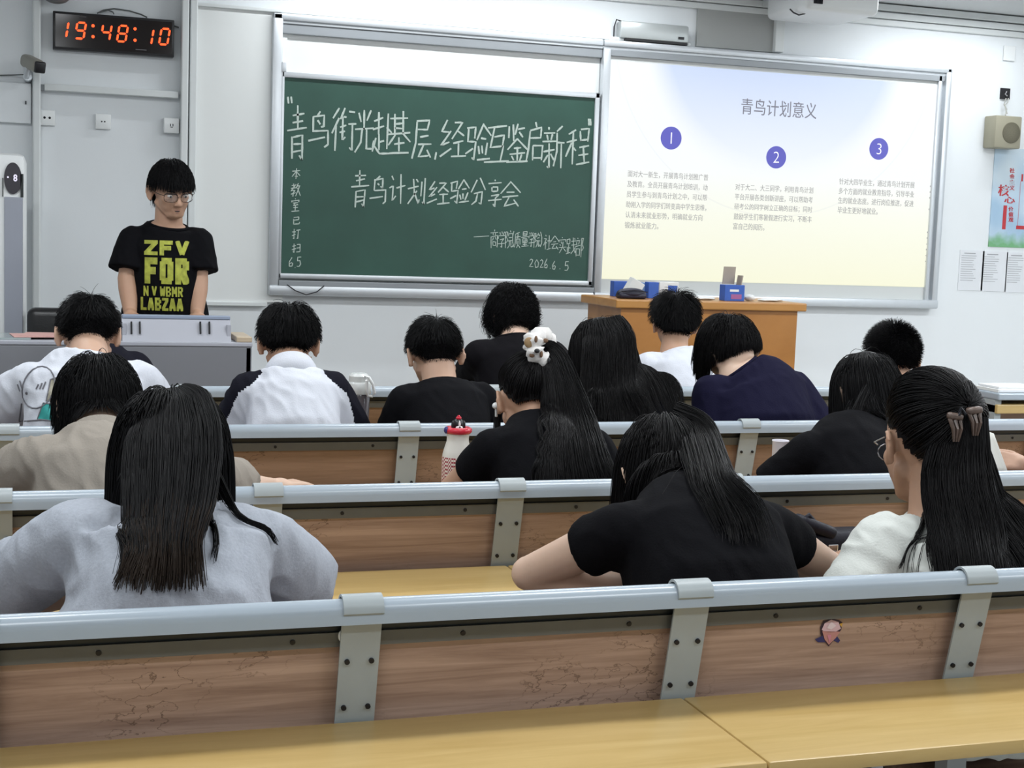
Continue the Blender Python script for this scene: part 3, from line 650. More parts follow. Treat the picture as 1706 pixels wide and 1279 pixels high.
# poster
PY = YW - 0.006
ptl = at(1655, 246, PY); pbl = at(1650, 411, PY); pzt = at(1700, 248, PY)[2]; pzb = at(1655, 411, PY)[2]; px0_ = (ptl[0]+pbl[0])/2
po = thing('wall_poster', 'pale blue wall poster with red Chinese lettering below the loudspeaker', 'poster', (px0_+0.4, PY, pzb))
m = bpy.data.materials.new('poster_print'); m.use_nodes = True; nt = m.node_tree; b = nt.nodes['Principled BSDF']; b.inputs['Roughness'].default_value = 0.4
tc = nt.nodes.new('ShaderNodeTexCoord'); n1 = nt.nodes.new('ShaderNodeTexNoise'); n1.inputs['Scale'].default_value = 3.0; n1.inputs['Detail'].default_value = 2; nt.links.new(tc.outputs['Object'], n1.inputs['Vector'])
r1 = nt.nodes.new('ShaderNodeValToRGB'); r1.color_ramp.elements[0].color = (0.36, 0.52, 0.68, 1); r1.color_ramp.elements[1].color = (0.66, 0.76, 0.82, 1); r1.color_ramp.elements[0].position = 0.35; r1.color_ramp.elements[1].position = 0.65
nt.links.new(n1.outputs['Fac'], r1.inputs['Fac'])
s_ = nt.nodes.new('ShaderNodeSeparateXYZ'); nt.links.new(tc.outputs['Generated'], s_.inputs[0])
n2 = nt.nodes.new('ShaderNodeTexNoise'); n2.inputs['Scale'].default_value = 14; nt.links.new(tc.outputs['Object'], n2.inputs['Vector'])
ad = nt.nodes.new('ShaderNodeMath'); ad.operation = 'MULTIPLY_ADD'; ad.inputs[1].default_value = 0.18; nt.links.new(n2.outputs['Fac'], ad.inputs[0]); nt.links.new(s_.outputs['Z'], ad.inputs[2])
mr = nt.nodes.new('ShaderNodeMapRange'); mr.inputs['From Min'].default_value = 0.24; mr.inputs['From Max'].default_value = 0.12; nt.links.new(ad.outputs[0], mr.inputs['Value'])
mx = nt.nodes.new('ShaderNodeMix'); mx.data_type = 'RGBA'; nt.links.new(mr.outputs[0], mx.inputs[0]); nt.links.new(r1.outputs['Color'], mx.inputs[6]); mx.inputs[7].default_value = (0.17, 0.42, 0.20, 1)
nt.links.new(mx.outputs[2], b.inputs['Base Color'])
MB().bb(px0_, px0_+0.95, PY, YW-0.0005, pzb, pzt).build('poster_sheet', m, po)
M_red = mat('poster_red', (0.50, 0.03, 0.04), 0.5)
def vtext(chars, x, y0, dy, w, h, bold=0.02):
    for i, ch in enumerate(chars):
        y = y0 + dy*i; a_ = at(x-w/2, y-h/2, PY); b2 = at(x+w/2, y+h/2, PY)
        text_in_box(ch, a_[0], b2[0], b2[2], a_[2], PY-0.001, M_red, 'poster_character', po, bold)
vtext('社会主义', 1686, 284, 9.6, 8, 8.6)
vtext('价值观', 1684, 348, 9.0, 7.5, 8)
vtext('核', 1672, 317, 0, 17, 20, 0.02); vtext('心', 1682, 333, 0, 17, 12, 0.02)
a_ = at(1672, 342, PY); b2 = at(1675, 382, PY); MB().bb(a_[0], b2[0], PY-0.001, PY, b2[2], a_[2]).build('seal_strip', M_red, po)
a_ = at(1702, 290, PY); b2 = at(1740, 374, PY); MB().bb(a_[0], a_[0]+0.012, PY-0.001, PY, at(1702, 302, PY)[2], at(1702, 290, PY)[2]).bb(a_[0]-0.012, a_[0]+0.3, PY-0.001, PY, at(1702, 382, PY)[2], at(1702, 376, PY)[2]).bb(a_[0]-.004, a_[0]-0.002, PY-0.001, PY, at(1702, 376, PY)[2], at(1702, 302, PY)[2]).build('red_border', M_red, po)
# printed notices
M_paper = mat('paper_white', (0.74, 0.76, 0.79), 0.7); M_pr = mat('printed_grey', (0.36, 0.37, 0.39), 0.7)
for i, (xa_, xb_) in enumerate(((1600, 1636), (1638, 1675), (1678, 1722))):
    o = thing('notice_sheet', ['white printed notice sheet under the poster, nearest the screen', 'white printed notice sheet under the poster, middle of the three', 'white printed notice sheet under the poster, cut by the right edge'][i], 'notice', tuple(at(xa_, 480, YW)), 'notices under the poster')
    a_ = at(xa_, 416+i*2, YW-0.004); b2 = at(xb_, 484+i*2, YW-0.004)
    MB().bb(a_[0], b2[0], YW-0.004, YW-0.0005, b2[2], a_[2]).build('sheet', M_paper, o)
    rng = random.Random(i); t_ = MB(); zz = a_[2]-0.022; t_.bb(a_[0]+0.03, a_[0]+0.11, YW-0.005, YW-0.004, zz, zz+0.006)
    for k in range(12):
        zz -= 0.0135; t_.bb(a_[0]+0.012, a_[0]+rng.uniform(0.08, 0.125), YW-0.005, YW-0.004, zz, zz+0.0028)
    t_.build('print_lines', M_pr, o)

# ------------------------------------------------------------------ air conditioner, office chair, desk with console
ac = thing('floor_air_conditioner', 'white floor standing air conditioner with an oval display, at the left edge', 'air conditioner', (-0.72, 6.6, 0))
zt_ = at(36, 256, 6.6)[2]
MB().bb(-0.95, at(43, 400, 6.6)[0], 6.6, 7.0, 0.0, zt_, 0.03).build('body', M_white, ac, 40)
xa_, xb_ = at(7, 380, 6.59)[0], at(38, 380, 6.59)[0]
MB().bb(xa_, xb_, 6.588, 6.605, 0.15, at(20, 328, 6.59)[2], 0.004).build('grille_panel', mat('blue_grey_plastic', (0.34, 0.36, 0.42), 0.4), ac)
c = at(21.5, 297, 6.6)
dm_ = MB().cyl((0, 0, 0), (0, -0.012, 0), 0.05, seg=40).build('display', mat('display_black', (0.055, 0.05, 0.06), 0.2), ac, 40)
dm_.data.transform(Matrix.Translation(Vector(ac.location))); dm_.data.transform(Matrix.Diagonal((0.72, 1, 1.35, 1))); dm_.data.transform(Matrix.Translation(Vector((c[0], 6.602, c[2]))-Vector(ac.location)))
M_glow = mat('display_glow', (0.1, 0.1, 0.1), emit=(0.8, 0.76, 0.95), estr=1.0)
text_in_box('8', c[0]+0.002, c[0]+0.018, c[2]-0.013, c[2]+0.017, 6.588, M_glow, 'display_figures', ac, 0.03)
MB().cyl((c[0]-0.020, 6.586, c[2]+0.004), (c[0]-0.020, 6.589, c[2]+0.004), 0.004, seg=12).build('display_icon', M_glow, ac)
u0, u1 = c[0]-0.043, c[0]+0.043; zb_ = at(20, 328, 6.59)[2]
MB().bb(u1-0.012, u1, 6.590, 6.604, zb_, c[2]+0.02).bb(u0, u0+0.004, 6.590, 6.604, zb_, c[2]).build('display_bezel', mat('bezel_dark', (0.02, 0.025, 0.025), 0.4), ac)

chh = thing('office_chair', 'black leather office chair back behind the grey desk, left', 'chair', (-0.33, 6.58, 0))
z0_ = 0.62
xa_, xb_ = at(45, 520, 6.58)[0], at(45, 520, 6.58)[0]+0.40
MB().box(((xa_+xb_)/2, 6.58, (z0_+at(60, 512, 6.58)[2])/2), (xb_-xa_, 0.09, at(60, 512, 6.58)[2]-z0_), 0.035, seg=4).build('backrest', mat('black_leather', (0.012, 0.012, 0.013), 0.35, bump=0.3, bscale=40), chh, 60)
MB().box(((xa_+xb_)/2, 6.80, 0.46), (0.44, 0.44, 0.09), 0.035, seg=4).build('seat', _mats['black_leather'], chh, 60)
MB().bb((xa_+xb_)/2-0.03, (xa_+xb_)/2+0.03, 6.56, 6.60, 0.42, 0.66, 0.006).build('back_bracket', M_black, chh)
MB().cyl(((xa_+xb_)/2, 6.80, 0.09), ((xa_+xb_)/2, 6.80, 0.43), 0.03).build('gas_stem', M_black, chh)
for k in range(5):
    a_ = 2*math.pi*k/5; c0 = Vector(((xa_+xb_)/2, 6.80, 0.09)); c1 = c0+Vector((0.26*math.cos(a_), 0.26*math.sin(a_), -0.03))
    lg_ = MB().cyl(c0, c1, 0.022, 0.014).build('base_leg', M_black, chh); MB().ell(c1+Vector((0, 0, -0.03)), (0.022, 0.022, 0.028)).build('caster', M_black, lg_)

LY = 5.72
ds = thing('teacher_console', 'grey metal teaching console desk in front of the presenter', 'desk', (-0.2, LY+0.3, 0))
M_con = mat('console_grey', (0.20, 0.205, 0.225), 0.45, var=0.03); M_con2 = mat('console_light_grey', (0.40, 0.41, 0.46), 0.4, var=0.02)
lx1 = at(419, 600, LY)[0]; lzt = at(300, 577, LY)[2]
MB().bb(-1.25, lx1, LY, LY+0.02, 0.02, lzt, 0.004).bb(-1.25, -1.23, LY, LY+0.27, 0.02, lzt).bb(lx1-0.02, lx1, LY, LY+0.27, 0.02, lzt).build('cabinet', M_con, ds)
MB().bb(-1.25, lx1+0.003, LY-0.003, LY+0.27, lzt, lzt+0.018, 0.004).build('worktop', M_con2, ds)
MB().bb(at(389, 570, LY)[0]+0.012, lx1+0.002, LY+0.0, LY+0.26, lzt+0.018, lzt+0.04, 0.004).build('wooden_side_rail', wood('pale_wood', (0.46, 0.36, 0.25), (0.56, 0.46, 0.34)), ds)
# raised hood: sloping front with slots
hx0, hx1 = at(204, 550, LY)[0], at(386, 550, LY)[0]
hzt = at(300, 531, LY+0.05)[2]
MB().prism([(LY+0.01, lzt+0.018), (LY+0.05, hzt), (LY+0.10, hzt+0.01), (LY+0.10, hzt-0.02), (LY+0.075, hzt-0.025), (LY+0.045, lzt+0.018)], 0, hx0, hx1).bb(hx0, hx0+0.015, LY+0.02, LY+0.14, lzt+0.018, hzt-0.02).bb(hx1-0.015, hx1, LY+0.02, LY+0.14, lzt+0.018, hzt-0.02).build('monitor_hood', M_con2, ds)
sh = MB()
for px_ in (219, 233, 334, 349):
    c = at(px_, 546, LY+0.025); sh.box((c[0], LY+0.0285, c[2]), (0.006, 0.012, 0.048), rot=Euler((-math.atan2(0.04, hzt-lzt), 0, 0)))
sh.build('vent_slots', M_dark, ds)
MB().bb(hx0, hx1, LY+0.046, LY+0.08, hzt-0.002, hzt+0.014, 0.004).build('hood_edge', mat('hood_blue_grey', (0.27, 0.32, 0.42), 0.35), ds)
# glass sheet and pink papers on the left part of the desk
gl = MB().bb(-1.2, at(52, 556, LY+0.2)[0], LY+0.02, LY+0.26, lzt+0.0185, lzt+0.026).build('desk_mat', mat('grey_glass', (0.33, 0.38, 0.38), 0.15), None)
tag(gl, 'grey glass sheet lying on the left end of the console desk', 'desk mat')
rng = random.Random(5)
for i in range(2):
    lab = ['upper pink paper sheet on the console desk beside the chair', 'lower pink paper sheet sticking out under the other one'][i]
    a_ = at(20+18*i, 556-1.5*i, LY+0.22)
    o = MB().box((a_[0]+0.15, LY+0.135+0.015*i, lzt+0.0275+0.0016*i), (0.30, 0.19, 0.0012), rot=Euler((0, 0, 0.12-0.25*i))).build('pink_paper', mat('pink_paper', (0.62, 0.36, 0.33), 0.7), None)
    tag(o, lab, 'paper', 'pink papers on the console')

# ------------------------------------------------------------------ wooden lectern cabinet with clutter
TY = 6.25
tA = at(1027, 500, TY); tB = at(1343, 504, TY); tz = (tA[2]+tB[2])/2
td = 0.46
tb_ = thing('wooden_lectern', 'orange brown wooden cabinet desk standing under the projection screen', 'desk', ((tA[0]+tB[0])/2, TY+td/2, 0))
M_ow = wood('orange_wood', (0.33, 0.135, 0.028), (0.42, 0.185, 0.045), 0.38, (1.2, 8, 3))
MB().bb(tA[0]-0.005, tB[0], TY-0.012, TY+td, tz-0.04, tz, 0.006).build('top_board', wood('orange_wood_top', (0.38, 0.17, 0.04), (0.47, 0.23, 0.06), 0.35, (1.2, 8, 8)), tb_)
bx0, bx1 = at(1034, 560, TY)[0], at(1328, 560, TY)[0]
MB().bb(bx0, bx1, TY+0.01, TY+0.03, 0.0, tz-0.04).build('front_panel', M_ow, tb_)
for X in (bx0, bx1-0.02): MB().bb(X, X+0.02, TY+0.03, TY+td-0.02, 0.0, tz-0.04).build('side_panel', M_ow, tb_)
M_bx = mat('blue_carton', (0.03, 0.10, 0.42), 0.5, var=0.15, vscale=30); M_crd = mat('carton_board', (0.36, 0.31, 0.26), 0.7); M_wbx = mat('white_card', (0.72, 0.73, 0.72), 0.6)
def carton(px0, px1, py1, h, dep, yy, lab, m_, name='carton', flaps=False, red=True, rz=0.0):
    a_ = at(px0, py1, yy); b2 = at(px1, py1, yy); w = b2[0]-a_[0]
    o = thing(name, lab, 'box', (a_[0]+w/2, yy+dep/2, tz)); o.rotation_euler.z = 0
    z0 = tz+0.0005
    MB().box((a_[0]+w/2, yy+dep/2, z0+h/2), (w, dep, h), 0.002).build('carton_body', m_, o)
    if red:
        MB().bb(a_[0]+w*.32, a_[0]+w*.85, yy-0.0008, yy, z0+h*.12, z0+h*.42).build('red_print', mat('box_red', (0.32, 0.10, 0.26), 0.5), o)
        MB().bb(a_[0]+w*.25, a_[0]+w*.7, yy-0.0008, yy, z0+h*.58, z0+h*.72).build('white_print', M_wbx, o)
    if flaps:
        MB().box((a_[0]+w*.42, yy+dep-0.006, z0+h+0.045), (w*.6, 0.004, 0.085), rot=Euler((0.12, 0, 0))).build('flap', M_crd, o)
        MB().box((a_[0]+w*.86, yy+dep*.5, z0+h+0.022), (0.004, dep*.9, 0.05), rot=Euler((0, 0.15, 0))).build('flap', M_crd, o)
    return o
carton(1207, 1240, 499, 0.078, 0.06, TY+0.08, 'opened blue chalk box with cardboard flaps up on the lectern top', M_bx, 'chalk_box', True)
carton(1022, 1048, 495, 0.075, 0.05, TY+0.30, 'flat blue box at the left end of the lectern top, behind the pouch', M_bx, 'chalk_box', red=False)
carton(1050, 1078, 495, 0.07, 0.06, TY+0.32, 'blue and pale box behind the dark pouch on the lectern top', mat('blue_grey_carton', (0.12, 0.22, 0.42), 0.5), 'chalk_box', red=False)
carton(1080, 1097, 496, 0.078, 0.05, TY+0.18, 'narrow blue box standing right of the dark pouch', M_bx, 'chalk_box', red=False)
carton(1098, 1130, 496, 0.078, 0.07, TY+0.25, 'white box with a blue corner behind the boy in white', M_wbx, 'tissue_box', red=False)
o_ = bpy.data.objects['tissue_box']; c = at(1122, 486, TY+0.25); MB().bb(c[0]-0.03, c[0]+0.02, TY+0.249, TY+0.25, tz+0.03, tz+0.062).build('blue_print', M_bx, o_)
pc = thing('pencil_pouch', 'dark navy zip pouch on the left end of the lectern top', 'pouch', tuple(at(1054, 494, TY+0.1)))
c = at(1054, 497, TY+0.08); MB().ell((c[0], TY+0.10, tz+0.026), (0.075, 0.04, 0.026)).bb(c[0]-0.07, c[0]+0.07, TY+0.065, TY+0.135, tz+0.0005, tz+0.03, 0.012).build('pouch_body', mat('navy_nylon', (0.012, 0.012, 0.03), 0.5, bump=0.4), pc, 60)
MB().tube([(c[0]-0.068, TY+0.062, tz+0.034), (c[0], TY+0.056, tz+0.042), (c[0]+0.068, TY+0.062, tz+0.034)], 0.002).build('zip', M_bolt, pc)
MB().box((c[0]+0.05, TY+0.20, tz+0.045), (0.07, 0.05, 0.088), 0.002, Euler((0.1, 0.5, 0))).build('white_card', M_wbx)
tag(bpy.data.objects['white_card'], 'white folded card leaning behind the dark pouch on the lectern', 'card')
rng = random.Random(11)
def scrap(px_, py_, n_, lab, w, nm='crumpled_paper', flat=0.012):
    c = at(px_, py_, TY+0.12); V, F = ellipsoid((c[0], TY+0.13, tz+flat), (w, 0.035, flat), None, 14, 8); V = np.array(V)
    for v in V: v += np.array([1, 1, 0.5])*0.006*noise.noise(Vector(v*60+n_*7)); 
    V[:, 2] = np.maximum(V[:, 2], tz+0.0006)
    o = MB().raw(V, F).build(nm, M_wbx, None, 40); tag(o, lab, 'paper', 'loose papers on the lectern'); return o
scrap(1150, 493, 1, 'grey white crumpled paper left of the middle of the lectern top', 0.05)
scrap(1176, 494, 2, 'low white paper heap right behind the boy in white', 0.055, flat=0.008)
scrap(1250, 494, 3, 'small crumpled paper touching the opened chalk box', 0.030, flat=0.016)
scrap(1285, 495, 4, 'flat white cloth toward the right end of the lectern top', 0.07, flat=0.007)

# ------------------------------------------------------------------ separate front desk, right
fd = thing('front_desk', 'open-backed desk with a grey edged top and tan shelf, far right', 'desk', (3.9, 4.98, 0))
MB().bb(3.30, 4.4, 4.98, 5.16, 0.842, 0.872, 0.006).build('desk_top', M_rail, fd)
MB().bb(3.30, 4.4, 4.985, 5.14, 0.786, 0.824, 0.004).build('shelf', M_desk, fd)
for X in (3.30, 4.37): MB().bb(X, X+0.03, 5.0, 5.14, 0.0, 0.842).build('side_panel', M_strap, fd)
MB().bb(3.33, 4.37, 5.14, 5.155, 0.3, 0.842).build('modesty_panel', M_panel2, fd)
bk = [(3.31, 0.22, 0.014, M_wbx, 'white paperback at the left of the front desk top, partly behind the hair'), (3.55, 0.25, 0.017, mat('book_green', (0.55, 0.60, 0.42), 0.5), 'white book with a yellow green spine on the front desk top')]
for i, (X, w, h, m_, lab) in enumerate(bk):
    z0 = 0.8725; o = thing('book', lab, 'book', (X+w/2, 5.12, z0), 'books on the front desk')
    MB().bb(X, X+w, 5.0, 5.15, z0, z0+h, 0.002).build('cover', m_, o); MB().bb(X+0.006, X+w+.001, 4.998, 5.145, z0+0.003, z0+h-0.003).build('pages', M_paper, o)
o = MB().bb(3.32, 3.52, 5.01, 5.15, 0.8870, 0.897, 0.002).build('notebook', M_paper); tag(o, 'thin white notebook lying on top of the paperback', 'notebook')

# ------------------------------------------------------------------ people: builders
def skinmat(name, col):
    m = mat(name, col, 0.5, spec=0.35, var=0.05, vscale=25); b = m.node_tree.nodes['Principled BSDF']
    b.inputs['Subsurface Weight'].default_value = 0.06; b.inputs['Subsurface Radius'].default_value = (0.01, 0.004, 0.002)
    return m
SK1 = skinmat('skin_tan', (0.46, 0.275, 0.185)); SK2 = skinmat('skin_light', (0.60, 0.42, 0.32)); SK3 = skinmat('skin_warm', (0.50, 0.32, 0.23))
def hairmat(name, col, rough=0.46):
    m = mat(name, col, rough, spec=0.14); b = m.node_tree.nodes['Principled BSDF']; return m
H_BLK = hairmat('black_hair', (0.0042, 0.004, 0.0046)); H_BRN = hairmat('brown_hair_tips', (0.020, 0.013, 0.009)); H_SOFT = hairmat('soft_black_hair', (0.0050, 0.0045, 0.0050))
M_lip = mat('lips', (0.36, 0.18, 0.14), 0.5); M_eyew = mat('eye_white', (0.6, 0.58, 0.55), 0.3); M_iris = mat('iris', (0.01, 0.008, 0.006), 0.2)
M_trou = mat('dark_trousers', (0.02, 0.022, 0.03), 0.8, bump=0.3); M_shoe = mat('shoe_grey', (0.25, 0.25, 0.25), 0.6)

def union(name, shapes, voxel, it=6, m=None, parent=None, post=None):
    """one continuous surface grown over overlapping volumes"""
    V = []; F = []
    for v, f in shapes:
        b = len(V); V += [tuple(p) for p in v]; F += [tuple(i+b for i in q) for q in f]
    me = bpy.data.meshes.new('tmp'); me.from_pydata(V, [], F); me.update()
    bm = bmesh.new(); bm.from_mesh(me); bmesh.ops.recalc_face_normals(bm, faces=bm.faces); bm.to_mesh(me); bm.free()
    o = bpy.data.objects.new('tmp', me); COL.objects.link(o)
    r = o.modifiers.new('r', 'REMESH'); r.mode = 'VOXEL'; r.voxel_size = voxel; r.use_smooth_shade = True
    if it: s_ = o.modifiers.new('s', 'SMOOTH'); s_.factor = 0.5; s_.iterations = it
    dg = bpy.context.evaluated_depsgraph_get(); me2 = bpy.data.meshes.new_from_object(o.evaluated_get(dg))
    bpy.data.objects.remove(o); bpy.data.meshes.remove(me); me2.name = name
    if post: post(me2)
    smooth(me2)
    return me2

def loft(rings):
    """rings: (centre, lateral vec, depth vec, a, b, power) -> closed tube with superellipse sections"""
    seg = 28; V = []; F = []
    for c, u, w, a, b in rings:
        for k in range(seg):
            t = 2*math.pi*k/seg; ct, st = math.cos(t), math.sin(t)
            e = 0.86
            V.append(c + u*a*math.copysign(abs(ct)**e, ct) + w*b*math.copysign(abs(st)**e, st))
    n = len(rings)
    for i in range(n-1):
        for k in range(seg): F.append((i*seg+k, i*seg+(k+1) % seg, (i+1)*seg+(k+1) % seg, (i+1)*seg+k))
    F.append(tuple(range(seg))[::-1]); F.append(tuple((n-1)*seg+k for k in range(seg)))
    return V, F
def nrm(v): v = np.asarray(v, float); return v/max(np.linalg.norm(v), 1e-9)
def torso(P, g=0.0, top=True):
    """loft from pelvis to neck, grown outward by g"""
    u = nrm(P['shR']-P['shL']); sw = np.linalg.norm(P['shR']-P['shL'])/2
    mid = (P['shR']+P['shL'])/2
    pel, nk = P['pelvis'], P['neck']
    chest = mid*0.72 + pel*0.28 + np.array([0, P.get('hunch', -0.02), 0.0]); waist = mid*0.36 + pel*0.64 + np.array([0, P.get('hunch', -0.02)*0.6, 0])
    up = P.get('girth', 1.0)
    path = [pel - np.array([0, 0, .10]), pel, waist, chest, mid*0.93+chest*0.07, mid*0.55+nk*0.45, nk*0.85+mid*0.15, nk]
    A = [0.150*up, 0.172*up, 0.158*up, sw*0.93, sw*0.98, sw*0.73, 0.080, 0.060]
    dp = 1+(up-1)*.25; B = [0.095, 0.112*dp, 0.106*dp, 0.118*dp, 0.098*dp, 0.082, 0.064, 0.056]
    uu = [np.array([1., 0, 0])*0.7+u*0.3]*2 + [u]*6
    rings = []
    for i in range(len(path)):
        t = nrm(path[min(i+1, len(path)-1)] - path[max(i-1, 0)]); l = nrm(uu[i] - t*np.dot(uu[i], t)); w = np.cross(t, l)
        gg = g if i < 5 else g*0.8
        rings.append((path[i], l, w, A[i]+gg, B[i]+gg))
    if not top: rings = rings[:-1]
    # denser rings so the loft is smooth
    out = []
    for i in range(len(rings)-1):
        for k in range(4):
            s_ = k/4.0; s2 = s_*s_*(3-2*s_) if False else s_
            a, b = rings[i], rings[i+1]; out.append((a[0]*(1-s2)+b[0]*s2, nrm(a[1]*(1-s2)+b[1]*s2), nrm(a[2]*(1-s2)+b[2]*s2), a[3]*(1-s2)+b[3]*s2, a[4]*(1-s2)+b[4]*s2))
    out.append(rings[-1])
    return loft(out)
def hand(wr, d, n, s, curl=0.5, scale=1.0):
    """wr wrist, d pointing to the fingers, n out of the back of the hand, s towards the thumb"""
    d, n, s = nrm(d), nrm(n), nrm(s); L = []
    def P(x, y, z): return wr + (s*x + d*y + n*z)*scale
    L.append(capsule(P(0, -0.01, 0), P(0, 0.03, 0), 0.024*scale, 0.026*scale, 12))
    for x in (-0.024, -0.008, 0.008, 0.024): L.append(capsule(P(x*0.6, 0.02, 0), P(x, 0.085, 0.002), 0.0145*scale, 0.0125*scale, 10))
    for x, l, c in ((0.028, 0.068, 1.0), (0.0095, 0.078, 0.95), (-0.0095, 0.072, 1.05), (-0.028, 0.056, 1.15)):
        p = P(x, 0.088, 0.002); a = 0.25*curl*c; r = 0.0092*scale
        for k, fr in enumerate((0.45, 0.31, 0.24)):
            q = p + (d*math.cos(a) - n*math.sin(a) + s*(0.10 if x > 0 else -0.06)*(k == 0))*l*fr*scale
            L.append(capsule(p, q, r, r*0.93, 10)); p = q; r *= 0.93; a += 0.55*curl*c + 0.1
    p = P(0.024, 0.018, -0.006); q = P(0.047, 0.052, -0.014); L.append(capsule(p, q, 0.0125*scale, 0.0108*scale, 10))
    q2 = P(0.055, 0.082, -0.022-0.01*curl); L.append(capsule(q, q2, 0.0105*scale, 0.009*scale, 10))
    return L
def rotm(yaw, pitch, roll):
    """head axes: x right, y towards the face, z up; yaw turns right, pitch bows, roll tips the head to its right"""
    return np.array((Matrix.Rotation(-math.radians(yaw), 3, 'Z') @ Matrix.Rotation(-math.radians(pitch), 3, 'X') @ Matrix.Rotation(math.radians(roll), 3, 'Y')))
def head_shapes(c, M, sc):
    def P(*q): return c + M @ (np.array(q)*sc)
    def E(q, r, R=None): return ellipsoid(P(*q), np.array(r)*sc, M if R is None else M @ R, 24, 16)
    def Cc(a, b, r0, r1): return capsule(P(*a), P(*b), r0*sc, r1*sc, 10)
    L = [E((0, -.008, .0), (.074, .094, .092)), E((0, .032, -.052), (.060, .060, .078)), E((0, .052, -.106), (.037, .034, .026)),
         E((.036, .050, -.046), (.026, .030, .026)), E((-.036, .050, -.046), (.026, .030, .026)),
         Cc((-.034, .079, -.012), (.034, .079, -.012), .013, .013), Cc((0, .088, -.018), (0, .106, -.058), .0075, .0115),
         E((.011, .097, -.062), (.0085, .010, .0075)), E((-.011, .097, -.062), (.0085, .010, .0075)),
         Cc((-.017, .0805, -.086), (.017, .0805, -.086), .0068, .0068), Cc((-.014, .0805, -.096), (.014, .0805, -.096), .0070, .0070),
         Cc((.052, .0, -.075), (.022, .056, -.112), .018, .016), Cc((-.052, .0, -.075), (-.022, .056, -.112), .018, .016)]
    for s_ in (-1, 1):
        R = np.array(Matrix.Rotation(s_*0.42, 3, 'Z')) @ np.array(Matrix.Rotation(-0.18, 3, 'X'))
        L.append(E((s_*.083, -.012, -.036), (.0075, .0185, .031), R))
        arc = [(.0, .030), (-.012, .027), (-.020, .012), (-.018, -.008), (-.008, -.024), (.004, -.030)]
        for k in range(len(arc)-1):
            a, b = arc[k], arc[k+1]; x0_ = .088 - a[0]*0.35; x1_ = .088 - b[0]*0.35
            L.append(Cc((s_*x0_, -.010+a[0], -.036+a[1]), (s_*x1_, -.010+b[0], -.036+b[1]), .005, .005))
        L.append(E((s_*.083, -.011, -.060), (.0075, .010, .011)))
    return L

DENS, RSC = 1.7, 0.68
def in_head(pts, c, M): return (pts - c) @ M
def strands_mesh(P, r0, r1, sides=3, prof=None):
    """P (S,N,3) -> tube mesh arrays"""
    Sn, N, _ = P.shape
    T = np.gradient(P, axis=1); T /= np.maximum(np.linalg.norm(T, axis=2, keepdims=True), 1e-9)
    ref = np.array([0.36, 0.48, 0.80]); u = np.cross(T, ref); u /= np.maximum(np.linalg.norm(u, axis=2, keepdims=True), 1e-6); w = np.cross(T, u)
    t = np.linspace(0, 1, N); rad = (r0 + (r1-r0)*t) if prof is None else prof
    V = np.empty((Sn, N, sides, 3))
    for k in range(sides):
        a = 2*math.pi*k/sides; V[:, :, k] = P + (u*math.cos(a) + w*math.sin(a))*rad[None, :, None]
    base = (np.arange(Sn)*N*sides)[:, None, None] + (np.arange(N-1)*sides)[None, :, None]
    k = np.arange(sides)[None, None, :]; k2 = (k+1) % sides
    F = np.stack([base+k, base+k2, base+sides+k2, base+sides+k], -1).reshape(-1, 4)
    return V.reshape(-1, 3), F

